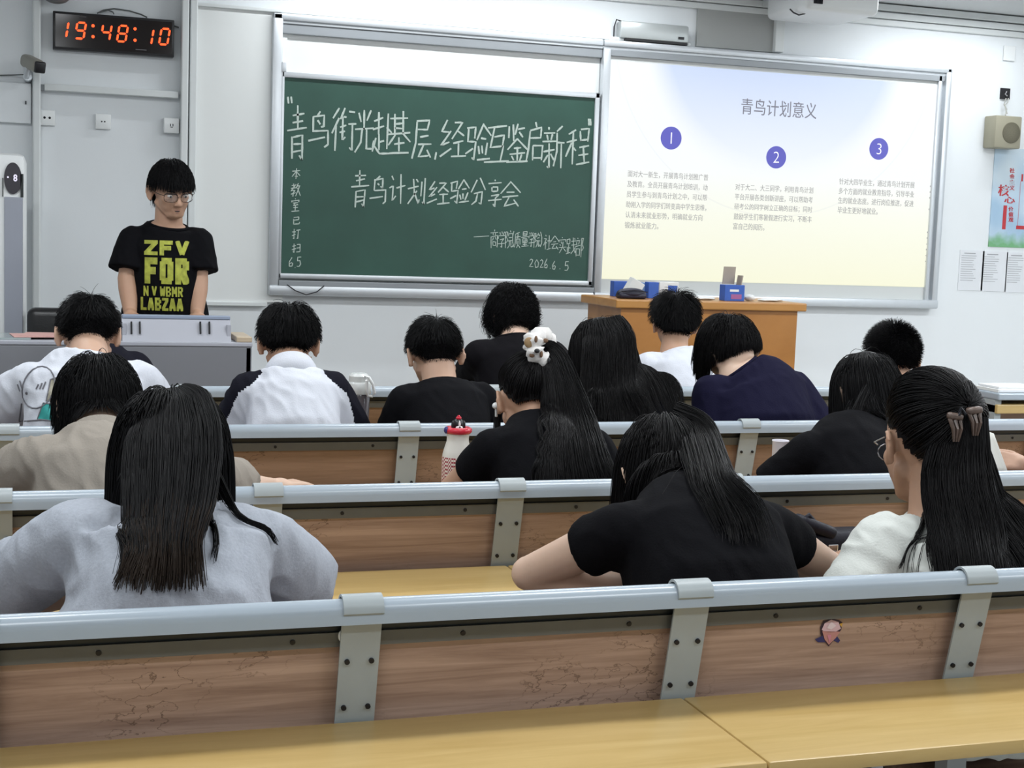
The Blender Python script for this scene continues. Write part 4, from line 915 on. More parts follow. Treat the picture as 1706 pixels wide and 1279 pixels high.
def scalp(n, hairline, rng):
    """unit directions on the skull where hair grows"""
    i = np.arange(n*3)+0.5; ph = np.arccos(1-2*i/(n*3)); th = math.pi*(1+5**0.5)*i
    D = np.stack([np.cos(th)*np.sin(ph), np.sin(th)*np.sin(ph), np.cos(ph)], -1)
    D += rng.normal(0, 0.012, D.shape); D /= np.linalg.norm(D, axis=1, keepdims=True)
    return D[D[:, 2] > hairline(D)]
SKR = np.array([.074, .094, .092]); SKC = np.array([0, -.008, 0])
def hl_std(front=0.50, side=-0.18, nape=-0.78):
    def f(D):
        y = D[:, 1]
        return np.where(y > 0.45, front, np.where(y > -0.12, side + (front-side)*np.clip((y-0.10)/0.35, 0, 1), side + (nape-side)*np.clip((-0.12-y)/0.35, 0, 1)))
    return f
def grow(P, n=1600, length=0.05, steps=10, hairline=None, lift=0.25, grav=0.15, stiff=1.0, crown=(0.05, -.55, .83), vol=(.004, .014), noise_=0.06,
         seed=1, curl=0.0, body=None, bias=None, lenf=None, cols=(), comb=None, settle=None):
    """hair combed away from the crown, falling under its own weight and sliding over head and clothes"""
    n = int(n*DENS); rng = np.random.default_rng(seed); c, M, sc = P['hc'], P['M'], P['sc']
    D = scalp(n, hairline or hl_std(), rng); Sn = len(D)
    root = SKC + D*(SKR+0.001)
    cr = nrm(crown)
    tan = D - cr; tan -= D*np.sum(tan*D, 1, keepdims=True); tan /= np.maximum(np.linalg.norm(tan, axis=1, keepdims=True), .15)
    if comb is not None: tan = comb(D, tan)
    d = tan + D*lift + rng.normal(0, noise_, D.shape); d /= np.linalg.norm(d, axis=1, keepdims=True)
    L = np.full(Sn, length)*rng.uniform(.85, 1.1, Sn)
    if lenf is not None: L = L*lenf(D, rng)
    off = rng.uniform(vol[0], vol[1], Sn)
    Wp = c + (root*sc) @ M.T; d = d @ M.T
    pts = [Wp.copy()]; g = np.array([0, 0, -1.0])*grav
    ell = [(SKC, SKR)] + [(np.array([0, .028, -.045]), np.array([.064, .064, .085]))]
    wn = rng.normal(0, 1, (Sn, 3))
    for k in range(steps):
        st = (L/steps)[:, None]
        dd = d*stiff + g + wn*noise_*0.25
        if bias is not None: dd = dd + bias(D, k/steps, pts[-1])
        dd /= np.maximum(np.linalg.norm(dd, axis=1, keepdims=True), 1e-6)
        p = pts[-1] + dd*st
        loc = (p - c) @ M / sc
        ramp = min(1.0, (k+1)/3.0)
        for ec, er in ell:
            R = er + (off*ramp)[:, None]; q = (loc-ec)/R; nn = np.linalg.norm(q, axis=1); ins = nn < 1
            if ins.any(): loc[ins] = ec + (q[ins]/nn[ins, None])*R[ins]
        p = c + (loc*sc) @ M.T
        for (a, b, r) in cols:
            ab = b-a; t = np.clip(((p-a) @ ab)/(ab @ ab), 0, 1); cl = a + t[:, None]*ab; v = p-cl; l = np.linalg.norm(v, axis=1); rr = r+off*0.6; ins = l < rr
            if ins.any(): p[ins] = cl[ins] + v[ins]/np.maximum(l[ins, None], 1e-6)*rr[ins, None]
        if body is not None:
            for i in range(Sn):
                h = body.find_nearest(p[i], 0.10)
                if h[0] is not None:
                    lc, nr = np.array(h[0]), np.array(h[1]); s_ = (p[i]-lc) @ nr; mn = 0.002 + off[i]*0.8
                    if s_ < mn: p[i] = p[i] + nr*(mn-s_)
        d = p - pts[-1]; d /= np.maximum(np.linalg.norm(d, axis=1, keepdims=True), 1e-6)
        pts.append(p)
    A = np.stack(pts, 1)
    if curl:
        ph = rng.uniform(0, 6.28, Sn)[:, None] + np.linspace(0, 9, steps+1)[None]; am = curl*np.linspace(0, 1, steps+1)
        A[:, :, 0] += np.cos(ph)*am; A[:, :, 2] += np.sin(ph)*am; A[:, :, 1] += np.cos(ph*0.7)*am
    return A
def scalp_cap(P, hairline, th=0.006):
    """thin dark layer under the strands"""
    c, M, sc = P['hc'], P['M'], P['sc']; seg, rings = 48, 30; V = []; F = []; idx = {}
    Dall = []
    for i in range(rings+1):
        t = math.pi*i/rings
        for k in range(seg):
            a = 2*math.pi*k/seg; Dall.append((math.sin(t)*math.cos(a), math.sin(t)*math.sin(a), math.cos(t)))
    D = np.array(Dall); ok = D[:, 2] > hairline(D) + 0.03
    W = c + ((SKC + D*(SKR+th))*sc) @ M.T
    for i in range(rings):
        for k in range(seg):
            q = [i*seg+k, (i+1)*seg+k, (i+1)*seg+(k+1) % seg, i*seg+(k+1) % seg]
            if all(ok[j] for j in q): F.append(q)
    F = np.array(F); used = np.unique(F); remap = np.zeros(len(D), int); remap[used] = np.arange(len(used))
    return W[used], remap[F]
def hair_obj(P, sets, m, cap=None, name='hair'):
    """sets: list of (strand array, r0, r1) -> one mesh under the person; tips can take a second material"""
    Vs = []; Fs = []; n = 0; mi = []
    for A, r0, r1, *tip in sets:
        V, F = strands_mesh(A, r0*RSC, r1*RSC); Vs.append(V); Fs.append(F+n); n += len(V)
        k = np.zeros(len(F), np.int32)
        if tip:
            N = A.shape[1]; seg = (np.arange(len(F))//3) % (N-1); k[seg >= tip[0]*(N-1)] = 1
        mi.append(k)
    if cap is not None:
        V, F = cap; Vs.append(V); Fs.append(F+n); n += len(V); mi.append(np.zeros(len(F), np.int32))
    me = np_mesh(name, np.concatenate(Vs), np.concatenate(Fs))
    smooth(me); mi = np.concatenate(mi)
    if len(mi) == len(me.polygons): me.polygons.foreach_set('material_index', mi)
    o = link(name, me, m, P['root']); return o

def fold(me, amp, P, seed=0.0, sc=(9, 9, 4)):
    """soft cloth folds"""
    n = len(me.vertices); co = np.empty(n*3, np.float32); me.vertices.foreach_get('co', co); co = co.reshape(-1, 3)
    nr = np.empty(n*3, np.float32); me.vertices.foreach_get('normal', nr); nr = nr.reshape(-1, 3)
    for i in range(n):
        p = co[i]; a = noise.noise(Vector((p[0]*sc[0]+seed, p[1]*sc[1], p[2]*sc[2]))); b = noise.noise(Vector((p[0]*24+p[2]*13, p[1]*18+seed, p[2]*8-p[0]*9)))
        co[i] = p + nr[i]*amp*(a + 0.55*(1-2*abs(b)))
    me.vertices.foreach_set('co', co.ravel()); me.update()

def sock(a, b, t): return np.asarray(a)*(1-t) + np.asarray(b)*t
def person(label, spec):
    """spec pixels: head=(x,y,Y), neck, shL, shR, elL, elR, wrL, wrR; row k whose rail is behind the seat"""
    P = dict(spec); row = spec.get('row'); vox = spec.get('vox', 0.0065)
    for k in ('neck', 'shL', 'shR', 'elL', 'elR', 'wrL', 'wrR'):
        v = spec.get(k)
        if v is None: continue
        P[k] = atz(*v[1:]) if v[0] == 'z' else np.array(at(*v)) if (spec.get('pix', True) and k[:2] != 'wr') else np.array(v, float)
    for s_, nm in ((-1, 'L'), (1, 'R')):
        if 'el'+nm not in P: P['el'+nm] = np.array([P['sh'+nm][0]+s_*0.10, P['sh'+nm][1]+0.24, DESK_Z+0.066])
        if 'wr'+nm not in P: P['wr'+nm] = P['el'+nm] + np.array([-s_*0.20, 0.09, -0.008])
    P['hc'] = np.array(spec['headxyz']) if 'headxyz' in spec else np.array(at(*spec['head'])); P['M'] = rotm(*spec.get('rot', (0, 30, 0))); P['sc'] = spec.get('sc', 1.0)
    mid = (P['shL']+P['shR'])/2
    if row is not None:
        ry = RY0+RP*row; P['pelvis'] = np.array([mid[0]+spec.get('px', 0), ry+0.245, 0.59])
    else:
        P['pelvis'] = np.array([mid[0]+spec.get('px', 0), mid[1]+0.02, 0.92])
    g0 = min(P['pelvis'][2]-0.1, 0.0)
    fy = spec.get('fy', 1)
    root = thing('person', label, 'person', (P['pelvis'][0], P['pelvis'][1], 0.0), spec.get('group'))
    P['root'] = root
    # legs
    sh_legs = []; feet = []
    for s_, nm in ((-1, 'L'), (1, 'R')):
        hp = P['pelvis'] + np.array([s_*0.09, 0.0, -0.03])
        if row is not None:
            kn = np.array([hp[0]+s_*0.03, hp[1]+spec.get('leg', 0.42), 0.52]); an = np.array([kn[0], kn[1]-0.06, 0.10])
        else:
            kn = np.array([hp[0]+s_*0.02, hp[1]+0.02, 0.50]); an = np.array([kn[0]+s_*0.01, kn[1]-0.01, 0.09])
        sh_legs += [capsule(hp, kn, 0.080, 0.056, 14), capsule(kn, an, 0.054, 0.038, 14)]
        feet.append((an, kn))
        sh_legs += [capsule(an, an+np.array([s_*0.015, 0.12*fy, -0.055]), 0.036, 0.03, 12)]
    ARM = spec.get('arm', 1.0)
    sh_arm = []
    for nm, s_ in (('L', -1), ('R', 1)):
        a, b, w = P['sh'+nm], P['el'+nm], P['wr'+nm]
        mid_ = sock(a, b, 0.45)
        sh_arm += [capsule(a, mid_, 0.050*ARM, 0.045*ARM, 14), capsule(mid_, b, 0.045*ARM, 0.038*ARM, 14), capsule(b, sock(b, w, 0.35), 0.040*ARM, 0.040*ARM, 14), capsule(sock(b, w, 0.35), w, 0.040*ARM, 0.027*ARM, 14)]
        hd = spec.get('hand'+nm)
        d = nrm(w-b)
        if hd: d, n_, t_ = [np.array(q, float) for q in hd[:3]]; cu = hd[3]
        else:
            d = nrm(d + np.array([-s_*0.9, 0.0, -0.05])); d[2] = -0.08; d = nrm(d); n_ = np.array([0, 0, 1.0]); cu = 0.9
            t_ = nrm(np.cross(n_, d)) if s_ > 0 else nrm(np.cross(d, n_))
        sh_arm += hand(w, d, n_, t_, cu)
    nb = P['hc'] + P['M'] @ np.array([0, -.028, -.060])
    neckr = spec.get('neckr', 0.053)
    body = [torso(P, 0.0)] + sh_arm + sh_legs + head_shapes(P['hc'], P['M'], P['sc']) + [capsule(nb, P['neck']+np.array([0, 0, -0.03]), neckr, neckr+0.006, 18)]
    sk = spec.get('skin', SK1)
    me = union('body', body, vox, 3)
    link('body', me, sk, root)
    # eyes, brows, mouth
    c, M, sc = P['hc'], P['M'], P['sc']
    def HP(*q): return c + M @ (np.array(q)*sc)
    if spec.get('face'):
        for s_ in (-1, 1):
            e = MB().ell(HP(s_*.031, .0805, -.030), np.array([.0125, .010, .0065])*sc, M).build('eye', M_eyew, root, 60)
            MB().ell(HP(s_*.031, .0890, -.0315), np.array([.0052, .0025, .0050])*sc, M).build('iris', M_iris, e, 60)
            MB().tube([HP(s_*.016, .093, -.010), HP(s_*.030, .0935, -.006), HP(s_*.046, .083, -.010)], [.0022, .003, .0016]).build('eyebrow', H_BLK, root)
        MB().tube([HP(-.020, .0815, -.088), HP(-.008, .0868, -.0865), HP(0, .0868, -.0875), HP(.008, .0868, -.0865), HP(.020, .0815, -.088)], [.0010, .0022, .0020, .0022, .0010]).tube([HP(-.017, .0820, -.0945), HP(0, .0868, -.0970), HP(.017, .0820, -.0945)], [.0012, .0026, .0012]).build('lips', M_lip, root, 60)
        MB().ell(HP(0, .0855, -.0915), np.array([.012, .003, .0028])*sc, M).build('mouth', M_iris, root, 60)
    # trousers and shoes
    tr = [capsule(P['pelvis']+np.array([-0.06, 0, 0.02]), P['pelvis']+np.array([0.06, 0, 0.02]), 0.128, 0.128, 18)]
    for an, kn in feet:
        s_ = -1 if an[0] < P['pelvis'][0] else 1
        hp = P['pelvis'] + np.array([s_*0.09, 0.0, -0.03]); tr += [capsule(hp, kn, 0.098, 0.074, 14), capsule(kn, an, 0.074, 0.056, 14, flat1=True)]
        s2 = an + np.array([0, 0.045*fy, -0.062]); MB().ell(s2, (0.046, 0.135, 0.040)).bb(s2[0]-0.043, s2[0]+0.043, s2[1]-0.12, s2[1]+0.12, 0.0, 0.025, 0.012).build('shoe', M_shoe, root, 60)
    link('trousers', union('trousers', tr, 0.011, 4), spec.get('trousers', M_trou), root)
    # top: shell over the torso with sleeves that end in a clean cuff
    G = spec.get('loose', 0.016); sh = [torso(P, G, False)]
    for nm in ('L', 'R'):
        a, b, w = P['sh'+nm], P['el'+nm], P['wr'+nm]; t = spec.get('slv'+nm, spec.get('slv', 0.62))
        sr = spec.get('sr', 0.016)
        inner = sock(a, (P['shL']+P['shR'])/2, 0.25)
        sh.append(capsule(inner, a, 0.058+sr*0.35, 0.052+sr*0.45, 18))
        if t <= 1: sh.append(capsule(a, sock(a, b, t), 0.052+sr*0.5, (0.047+sr*1.2)*ARM, 20, flat1=True))
        else: sh += [capsule(a, b, 0.053+sr*0.7, 0.046+sr*.8, 18), capsule(b, sock(b, w, t-1), 0.046+sr, 0.034+sr, 18, flat1=True)]
    amp = spec.get('fold', 0.004); sd = spec.get('seed', 1)
    me = union('shirt', sh, vox*0.92, spec.get('shirt_it', 14), post=lambda q: fold(q, amp, P, sd*3.1))
    P['shirt_me'] = me; bmv = [v.co.copy() for v in me.vertices]; P['bvh'] = BVHTree.FromPolygons(bmv, [tuple(p.vertices) for p in me.polygons])
    so = link('shirt', me, spec['shirt'], root)
    P['shirt_o'] = so
    if spec.get('collar', True):
        ax = nrm(P['neck']-(mid*0.5+P['neck']*0.5)); u = nrm(P['shR']-P['shL']); u = nrm(u-ax*np.dot(u, ax)); w_ = np.cross(ax, u); cc = P['neck']*0.88 + mid*0.12
        mb = MB(); ra, rb = 0.077, 0.064
        mb.tube([cc + u*math.cos(t)*ra + w_*math.sin(t)*rb for t in np.linspace(0, 2*math.pi, 28, endpoint=False)], 0.0075, 8, True)
        mb.build('collar', spec.get('collar_m', spec['shirt'][0] if isinstance(spec['shirt'], list) else spec['shirt']), so, 60)
    return P
def on_shirt(P, me, m, name, off=0.003, view=None):
    """lay a flat mesh (room coordinates) onto the cloth by sliding it along the wearer's front-back axis"""
    d = view
    for v in me.vertices:
        h = P['bvh'].ray_cast(v.co - Vector(d)*0.6, Vector(d), 1.4)
        if h[0] is not None: v.co = h[0] - Vector(d)*off
    return link(name, me, m, P['shirt_o'])
def cols_of(P):
    return [(P['hc'] + P['M'] @ np.array([0, -.028, -.06]), P['neck'], 0.060)]

def lock(pts, rad, n, seed=1, N=18, flat=None, ragged=0.15, wave=0.0, start=0.0, Y=None):
    """a bundle of strands around a guide line; rad gives its spread at each guide point"""
    n = int(n*DENS); rng = np.random.default_rng(seed); G = np.array([np.array(p, float) for p in pts]); rad = np.array(rad, float)
    s_ = np.concatenate([[0], np.cumsum(np.linalg.norm(np.diff(G, axis=0), axis=1))]); s_ /= s_[-1]
    fine = np.linspace(0, 1, 60)
    # smooth guide
    def interp(t): return np.stack([np.interp(t, s_, G[:, k]) for k in range(3)], -1)
    Gf = interp(fine)
    for _ in range(40):
        Gf[1:-1] = 0.5*Gf[1:-1] + 0.25*(Gf[:-2]+Gf[2:])
    Rf = np.interp(fine, s_, rad)
    a = rng.uniform(0, 2*math.pi, n); r = np.sqrt(rng.uniform(0, 1, n)); ox, oy = np.cos(a)*r, np.sin(a)*r
    T = np.gradient(Gf, axis=0); T /= np.linalg.norm(T, axis=1, keepdims=True)
    vd = np.array([FWD[0], FWD[1], 0]); vd /= np.linalg.norm(vd)
    u = np.cross(T, vd); u /= np.linalg.norm(u, axis=1, keepdims=True); w = np.cross(T, u)
    fl = flat if flat is not None else 1.0
    end = 1 - rng.uniform(0, ragged, n)**1.0
    t = np.linspace(start, 1, N)[None]*end[:, None]; idx = t*59; i0 = np.clip(idx.astype(int), 0, 58); f = (idx-i0)[..., None]
    def samp(A): return A[i0]*(1-f) + A[i0+1]*f
    C_, U_, W_ = samp(Gf), samp(u), samp(w); R_ = (samp(Rf[:, None]))
    wob = wave*np.sin(t*rng.uniform(5, 9, n)[:, None] + rng.uniform(0, 6, n)[:, None])[..., None]
    # strands gather into finer tufts
    return C_ + U_*(ox[:, None, None]*R_ + wob) + W_*(oy[:, None, None]*R_*fl + wob*0.4)
def swept(P, D, tie, n=14, vol=0.010, seed=1, rise=0.004):
    """hair drawn over the skull to a tie point; D root directions, tie a head-space direction"""
    rng = np.random.default_rng(seed); tie = nrm(tie); off = rng.uniform(0.003, vol, len(D)); out = []
    dot = np.clip(D @ tie, -0.995, 0.9999); om = np.arccos(dot)
    for k in range(n):
        t = k/(n-1); te = t*0.96
        S_ = (np.sin((1-te)*om)/np.sin(om))[:, None]*D + (np.sin(te*om)/np.sin(om))[:, None]*tie
        S_ /= np.linalg.norm(S_, axis=1, keepdims=True)
        out.append(P['hc'] + ((SKC + S_*(SKR + (off*min(1, 0.25+3*t) + rise*math.sin(math.pi*t))[:, None]))*P['sc']) @ P['M'].T)
    return np.stack(out, 1)
def hp(P, *q): return P['hc'] + P['M'] @ (np.array(q)*P['sc'])

def gp(P, x, y, lift=0.004):
    """point on the cloth that the photograph shows at this pixel"""
    d_ = Vector(ray(x, y)).normalized(); h = P['bvh'].ray_cast(Vector(CAM), d_, 9)
    return np.array(h[0]) - np.array(d_)*lift if h[0] is not None else None
def outside(P, A, lo=0.002, hi=0.012, seed=1, far=0.12):
    """lift strands that would run inside the cloth"""
    rng = np.random.default_rng(seed); off = rng.uniform(lo, hi, len(A))
    for i in range(len(A)):
        for k in range(A.shape[1]):
            h = P['bvh'].find_nearest(A[i, k], far)
            if h[0] is not None:
                s_ = (A[i, k]-np.array(h[0])) @ np.array(h[1])
                if s_ < off[i]: A[i, k] += np.array(h[1])*(off[i]-s_)
    return A

def shirt_collar(P, m, turn=0.0):
    """turned-down collar standing round the neck"""
    mb = MB(); V = []; F = []; up = nrm(P['hc'] + P['M'] @ np.array([0, -.028, -.06]) - P['neck'])*0.5 + np.array([0, 0, .5]); up = nrm(up)
    u = nrm(np.cross(np.array([0, 1.0, 0]), up)); w = np.cross(up, u)
    for t in np.linspace(0, 2*math.pi, 32, endpoint=False):
        dx_, dy_ = math.cos(t), math.sin(t); bk_ = max(0, -dy_)
        for (r_, h_) in ((.062, .020), (.066, .026+.012*bk_), (.076, .014), (.090, -.024-.006*bk_)):
            V.append(P['neck'] + u*dx_*r_ + w*(dy_*r_*0.92-0.004) + up*(h_-.012))
    for i in range(32):
        for k in range(3): F.append((i*4+k, ((i+1) % 32)*4+k, ((i+1) % 32)*4+k+1, i*4+k+1))
    cl = mb.raw(V, F).build('collar', m, P['shirt_o'], 80); md = cl.modifiers.new('thick', 'SOLIDIFY'); md.thickness = 0.003
    return cl

# ------------------------------------------------------------------ cloth
def cloth(name, col, rough=0.85, var=0.04, vs=40, bump=0.25, bs=220):
    m = mat(name, col, rough, spec=0.08, var=var, vscale=vs, bump=bump, bscale=bs); b = m.node_tree.nodes['Principled BSDF']
    b.inputs['Sheen Weight'].default_value = 0.0; return m
C_black = cloth('black_cotton', (0.0042, 0.0042, 0.0055)); C_black2 = cloth('washed_black_cotton', (0.006, 0.0055, 0.007)); C_navy = cloth('navy_cotton', (0.0075, 0.007, 0.023))
C_grey = cloth('heather_grey_jersey', (0.37, 0.395, 0.445), var=0.16, vs=170); C_white = cloth('white_cotton', (0.60, 0.62, 0.68)); C_white2 = cloth('cream_white_cotton', (0.58, 0.60, 0.57))
C_khaki = cloth('khaki_twill', (0.29, 0.26, 0.225)); C_dknavy = cloth('dark_navy_sleeve', (0.009, 0.009, 0.015)); C_lilac = cloth('lilac_sleeve', (0.50, 0.44, 0.62)); C_char = cloth('charcoal_cotton', (0.008, 0.0085, 0.014))

def crop_hair(P, n=1500, top=0.045, side=0.012, seed=1, cr=(0.05, -.5, .86), fluff=1.0, m=None, curl=0.0, hl=None, lift=0.10, r=0.0013):
    """short back and sides: longer on top, shaved towards the nape"""
    hl = hl or hl_std(0.45, -0.20, -0.72)
    def lf(D, rng):
        h = np.clip((D[:, 2]+0.45)/0.85, 0, 1); return (side/top) + (1-side/top)*h**1.1
    def bi(D, t, p): return np.zeros_like(D)
    A = grow(P, n, top, 7, hl, lift, 0.12, 1.0, cr, (.001*fluff, .010*fluff), 0.045, seed, curl, lenf=lf)
    # below the longer part the layer hugs the skin
    hair_obj(P, [(A, r, r*0.45)], m or H_BLK, scalp_cap(P, hl, 0.004))

# ---- presenter, standing behind the console
P = person('presenter standing behind the grey console in a black T-shirt with yellow-green lettering', dict(
    head=(286, 307, 6.09), rot=(166, 15, 3), fy=-1, neck=(281, 372, 6.14), shL=(224, 402, 6.17), shR=(330, 406, 6.15),
    elL=(212, 462, 6.13), elR=(331, 464, 6.11), wrL=tuple(at(217, 522, 6.06)), wrR=tuple(at(328, 524, 6.05)), shirt=C_black, skin=SK1, face=True, slv=0.80, sr=0.030, loose=0.02, vox=0.005, fold=0.005, hunch=0.0,
    handL=((0, -.97, -.16), (0, -.16, .97), (1, 0, 0), 0.6), handR=((0, -.97, -.16), (0, -.16, .97), (-1, 0, 0), 0.6), seed=2))
hl = hl_std(0.30, 0.05, -0.5)
A = grow(P, 2800, 0.10, 12, hl, 0.40, 0.45, 1.0, (0, -.35, .93), (.003, .015), 0.06, 3, cols=cols_of(P), lenf=lambda D, r: np.where(D[:, 1] > 0.3, 0.50, np.where(np.abs(D[:, 0]) > .6, .42, .7)))
hair_obj(P, [(A, .0014, .0007)], H_BLK, scalp_cap(P, hl, 0.008))
# glasses
M_gl = mat('glasses_rim', (0.02, 0.018, 0.018), 0.3, metal=0.5)
gm = MB()
for s_ in (-1, 1):
    sq = lambda v: math.copysign(abs(v)**0.6, v)
    q = [hp(P, s_*(.034+.026*sq(math.cos(t))), .104-.013*max(0.0, s_*1.0*s_*sq(math.cos(t))), -.031+.0175*sq(math.sin(t))) for t in np.linspace(0, 2*math.pi, 28, endpoint=False)]
    gm.tube(q, .0010, 6, True); gm.tube([q[k] for k in range(2, 13)], .0024, 6)
    gm.tube([hp(P, s_*.057, .093, -.024), hp(P, s_*.078, .06, -.022), hp(P, s_*.084, -.01, -.020)], .0013)
gm.tube([hp(P, -.010, .106, -.027), hp(P, 0, .109, -.024), hp(P, .010, .106, -.027)], .0013)
go = gm.build('glasses', M_gl, P['root'], 60)
for s_ in (-1, 1):
    V = [hp(P, s_*.033, .104, -.030)] + [hp(P, s_*(.033+.0235*math.cos(t)), .1035-.012*max(0, s_*math.cos(t)), -.030+.0175*math.sin(t)) for t in np.linspace(0, 2*math.pi, 24, endpoint=False)]
    MB().raw(V, [(0, 1+k, 1+(k+1) % 24) for k in range(24)]).build('lens', mat('spectacle_lens', (0.9, 0.9, 0.9), 0.05, trans=0.92), go, 60)
# heavy block lettering printed on the shirt, bar by bar
BL = {'Z': '0,90-100,90 84,84-16,16 0,10-100,10', 'F': '16,0-16,100 0,88-96,88 20,50-84,50', 'V': '14,100-50,8 86,100-50,8', 'O': '16,14-16,86 84,14-84,86 12,90-88,90 12,10-88,10',
      'R': '16,0-16,100 16,90-84,90 80,88-80,54 16,48-84,48 52,46-86,0', 'N': '14,0-14,100 86,0-86,100 14,94-86,6', 'W': '8,100-26,4 26,4-50,80 50,80-74,4 74,4-92,100', 'B': '16,0-16,100 14,91-80,91 14,50-80,50 14,9-80,9 82,84-82,58 84,42-84,16',
      'M': '12,0-12,100 88,0-88,100 14,96-50,30 50,30-86,96', 'L': '16,0-16,100 16,10-96,10', 'A': '12,0-50,96 88,0-50,96 26,30-74,30'}
def print_block(body, x0, y0, x1, y1, m_, th):
    n = len(body); V = []; F = []; wl = 100.0; gap = 14.0; W_ = [35.0 if c == ' ' else wl for c in body]; X_ = [sum(W_[:k])+gap*k for k in range(n)]; tot = sum(W_)+(n-1)*gap
    for i, ch in enumerate(body):
        if ch == ' ': continue
        for st in BL[ch].split(' '):
            (ax_, ay), (bx, by) = [tuple(float(q) for q in p.split(',')) for p in st.split('-')]
            asp = ((x1-x0)*wl/tot)/(y1-y0); d = np.array([(bx-ax_)*asp, by-ay]); d /= np.linalg.norm(d); nn = np.array([-d[1]/asp, d[0]])*th
            N = 8
            for k in range(N+1):
                t = k/N
                for s_ in (-1, 0, 1):
                    u = ax_*(1-t)+bx*t + nn[0]*s_; v = min(max(ay*(1-t)+by*t + nn[1]*s_, 0), 100)
                    u = min(max(u, 0), 100); a = (X_[i]+u)/tot; V.append(at(x0+(x1-x0)*a, y1+(y0-y1)*v/100 + 2.0*a, 5.98))
            b0 = len(V)-3*(N+1)
            for k in range(N):
                for j in range(2): F.append((b0+3*k+j, b0+3*k+j+1, b0+3*k+j+4, b0+3*k+j+3))
    me = bpy.data.meshes.new('lettering'); me.from_pydata([tuple(v) for v in V], [], F); me.update()
    return on_shirt(P, me, m_, 'lettering', 0.003, Vector((0.13, 1, 0)).normalized())
M_pr_ = mat('acid_green_print', (0.34, 0.36, 0.045), 0.7, var=0.75, vscale=45)
for t_, x0_, y0_, x1_, y1_, bo in (('ZFV', 238, 400, 314, 425, 15), ('FOR', 239, 429, 314, 473, 14), ('N V WBMR', 237, 477, 304, 494, 9), ('LABZAA', 232, 496, 304, 518, 11)):
    print_block(t_, x0_, y0_, x1_, y1_, M_pr_, bo)

# ---- row nearest the camera
P = person('woman in a heather grey T-shirt with long straight black hair, nearest row', dict(
    row=0, head=(285, 742, 2.60), rot=(4, 30, 0), neck=(283, 838, 2.46), shL=(135, 897, 2.46), shR=(430, 900, 2.47), elL=('z', -35, 1000, .768), elR=('z', 520, 987, .765), shirt=C_grey, skin=SK2,
    slvL=0.95, slvR=0.74, sr=0.020, loose=0.026, fold=0.009, seed=3, hunch=-0.035, girth=1.36, px=-0.02, arm=1.05, collar=True, neckr=.05))
hl = hl_std(0.5, -0.3, -0.7)
A = grow(P, 3600, 0.285, 18, hl, 0.25, 0.60, 1.0, (-.05, -.15, 1.0), (.004, .024), 0.035, 5, cols=cols_of(P), lenf=lambda D, r: np.where(D[:, 1] < -0.25, 0.92, 1.0))
B1 = outside(P, lock([hp(P, 0, -.080, .066), hp(P, 0, -.116, .03), hp(P, 0, -.138, -.03), hp(P, 0, -.150, -.085), gp(P, 279, 866, .055), gp(P, 276, 908, .024), gp(P, 268, 986, .006)], [.030, .070, .085, .086,   .076, .060, .074], 1700, 7, 26, 0.16, 0.34, 0.002))
W1 = outside(P, lock([hp(P, -.06, -.09, -.06), gp(P, 222, 862, .01), gp(P, 212, 910, .004), gp(P, 200, 962, .004)], [.012, .010, .008, .010], 60, 8, 18, 0.4, 0.3))
W2 = outside(P, lock([hp(P, .05, -.10, -.06), gp(P, 345, 862, .01), gp(P, 360, 900, .004), gp(P, 352, 942, .004)], [.012, .010, .006, .006], 50, 9, 18, 0.4, 0.3))
W3 = outside(P, lock([hp(P, .06, -.09, -.06), gp(P, 395, 864, .008), gp(P, 430, 880, .004), gp(P, 460, 908, .004)], [.012, .008, .005, .003], 40, 10, 18, 0.4, 0.2))
hair_obj(P, [(A, .0016, .0009), (B1, .0016, .0008, .86), (W1, .0012, .0006), (W2, .0012, .0006), (W3, .0011, .0006)], [H_BLK, H_BRN], scalp_cap(P, hl, 0.008))

P = person('woman in a black T-shirt bowed low over the desk, bare elbows spread', dict(
    row=0, head=(1105, 775, 2.72), rot=(14, 48, -6), neck=(1125, 818, 2.60), shL=(1040, 885, 2.50), shR=(1278, 882, 2.52), elL=('z', 882, 955, .775), elR=('z', 1378, 944, .775), shirt=C_black, skin=SK2,
    slvL=0.38, slvR=0.42, sr=0.012, arm=0.95, loose=0.018, fold=0.004, seed=4, hunch=-0.03, girth=1.0, neckr=.05, wrL=tuple(atz(1030, 975, .765)), wrR=tuple(atz(1300, 935, .765))))
hl = hl_std(0.5, -0.3, -0.75)
A = grow(P, 3200, 0.30, 20, hl, 0.2, 0.55, 1.0, (.05, -.10, 1.0), (.004, .018), 0.035, 15, body=P['bvh'], cols=cols_of(P), lenf=lambda D, r: np.where(D[:, 1] > -.1, .66, 1.0))
B1 = outside(P, lock([hp(P, .03, -.06, .085), hp(P, .075, -.075, .04), gp(P, 1195, 812, .03), gp(P, 1235, 845, .012), gp(P, 1248, 912, .006)], [.030, .035, .040, .050, .058], 520, 17, 22, 0.35, 0.40, 0.002))
B2 = outside(P, lock([hp(P, .05, -.07, .06), gp(P, 1175, 815, .03), gp(P, 1195, 850, .01), gp(P, 1212, 895, .005)], [.03, .03, .03, .03], 160, 18, 20, 0.35, 0.5, 0.002))
hair_obj(P, [(A, .0016, .0009), (B1, .0014, .0007), (B2, .0013, .0007)], H_SOFT, scalp_cap(P, hl, 0.008))
MB().box(hp(P, -0.01, -.03, .108), (0.03, 0.008, 0.008), 0.003, Euler((0.3, 0, 0.3))).build('hair_clip', M_bolt, P['root'])

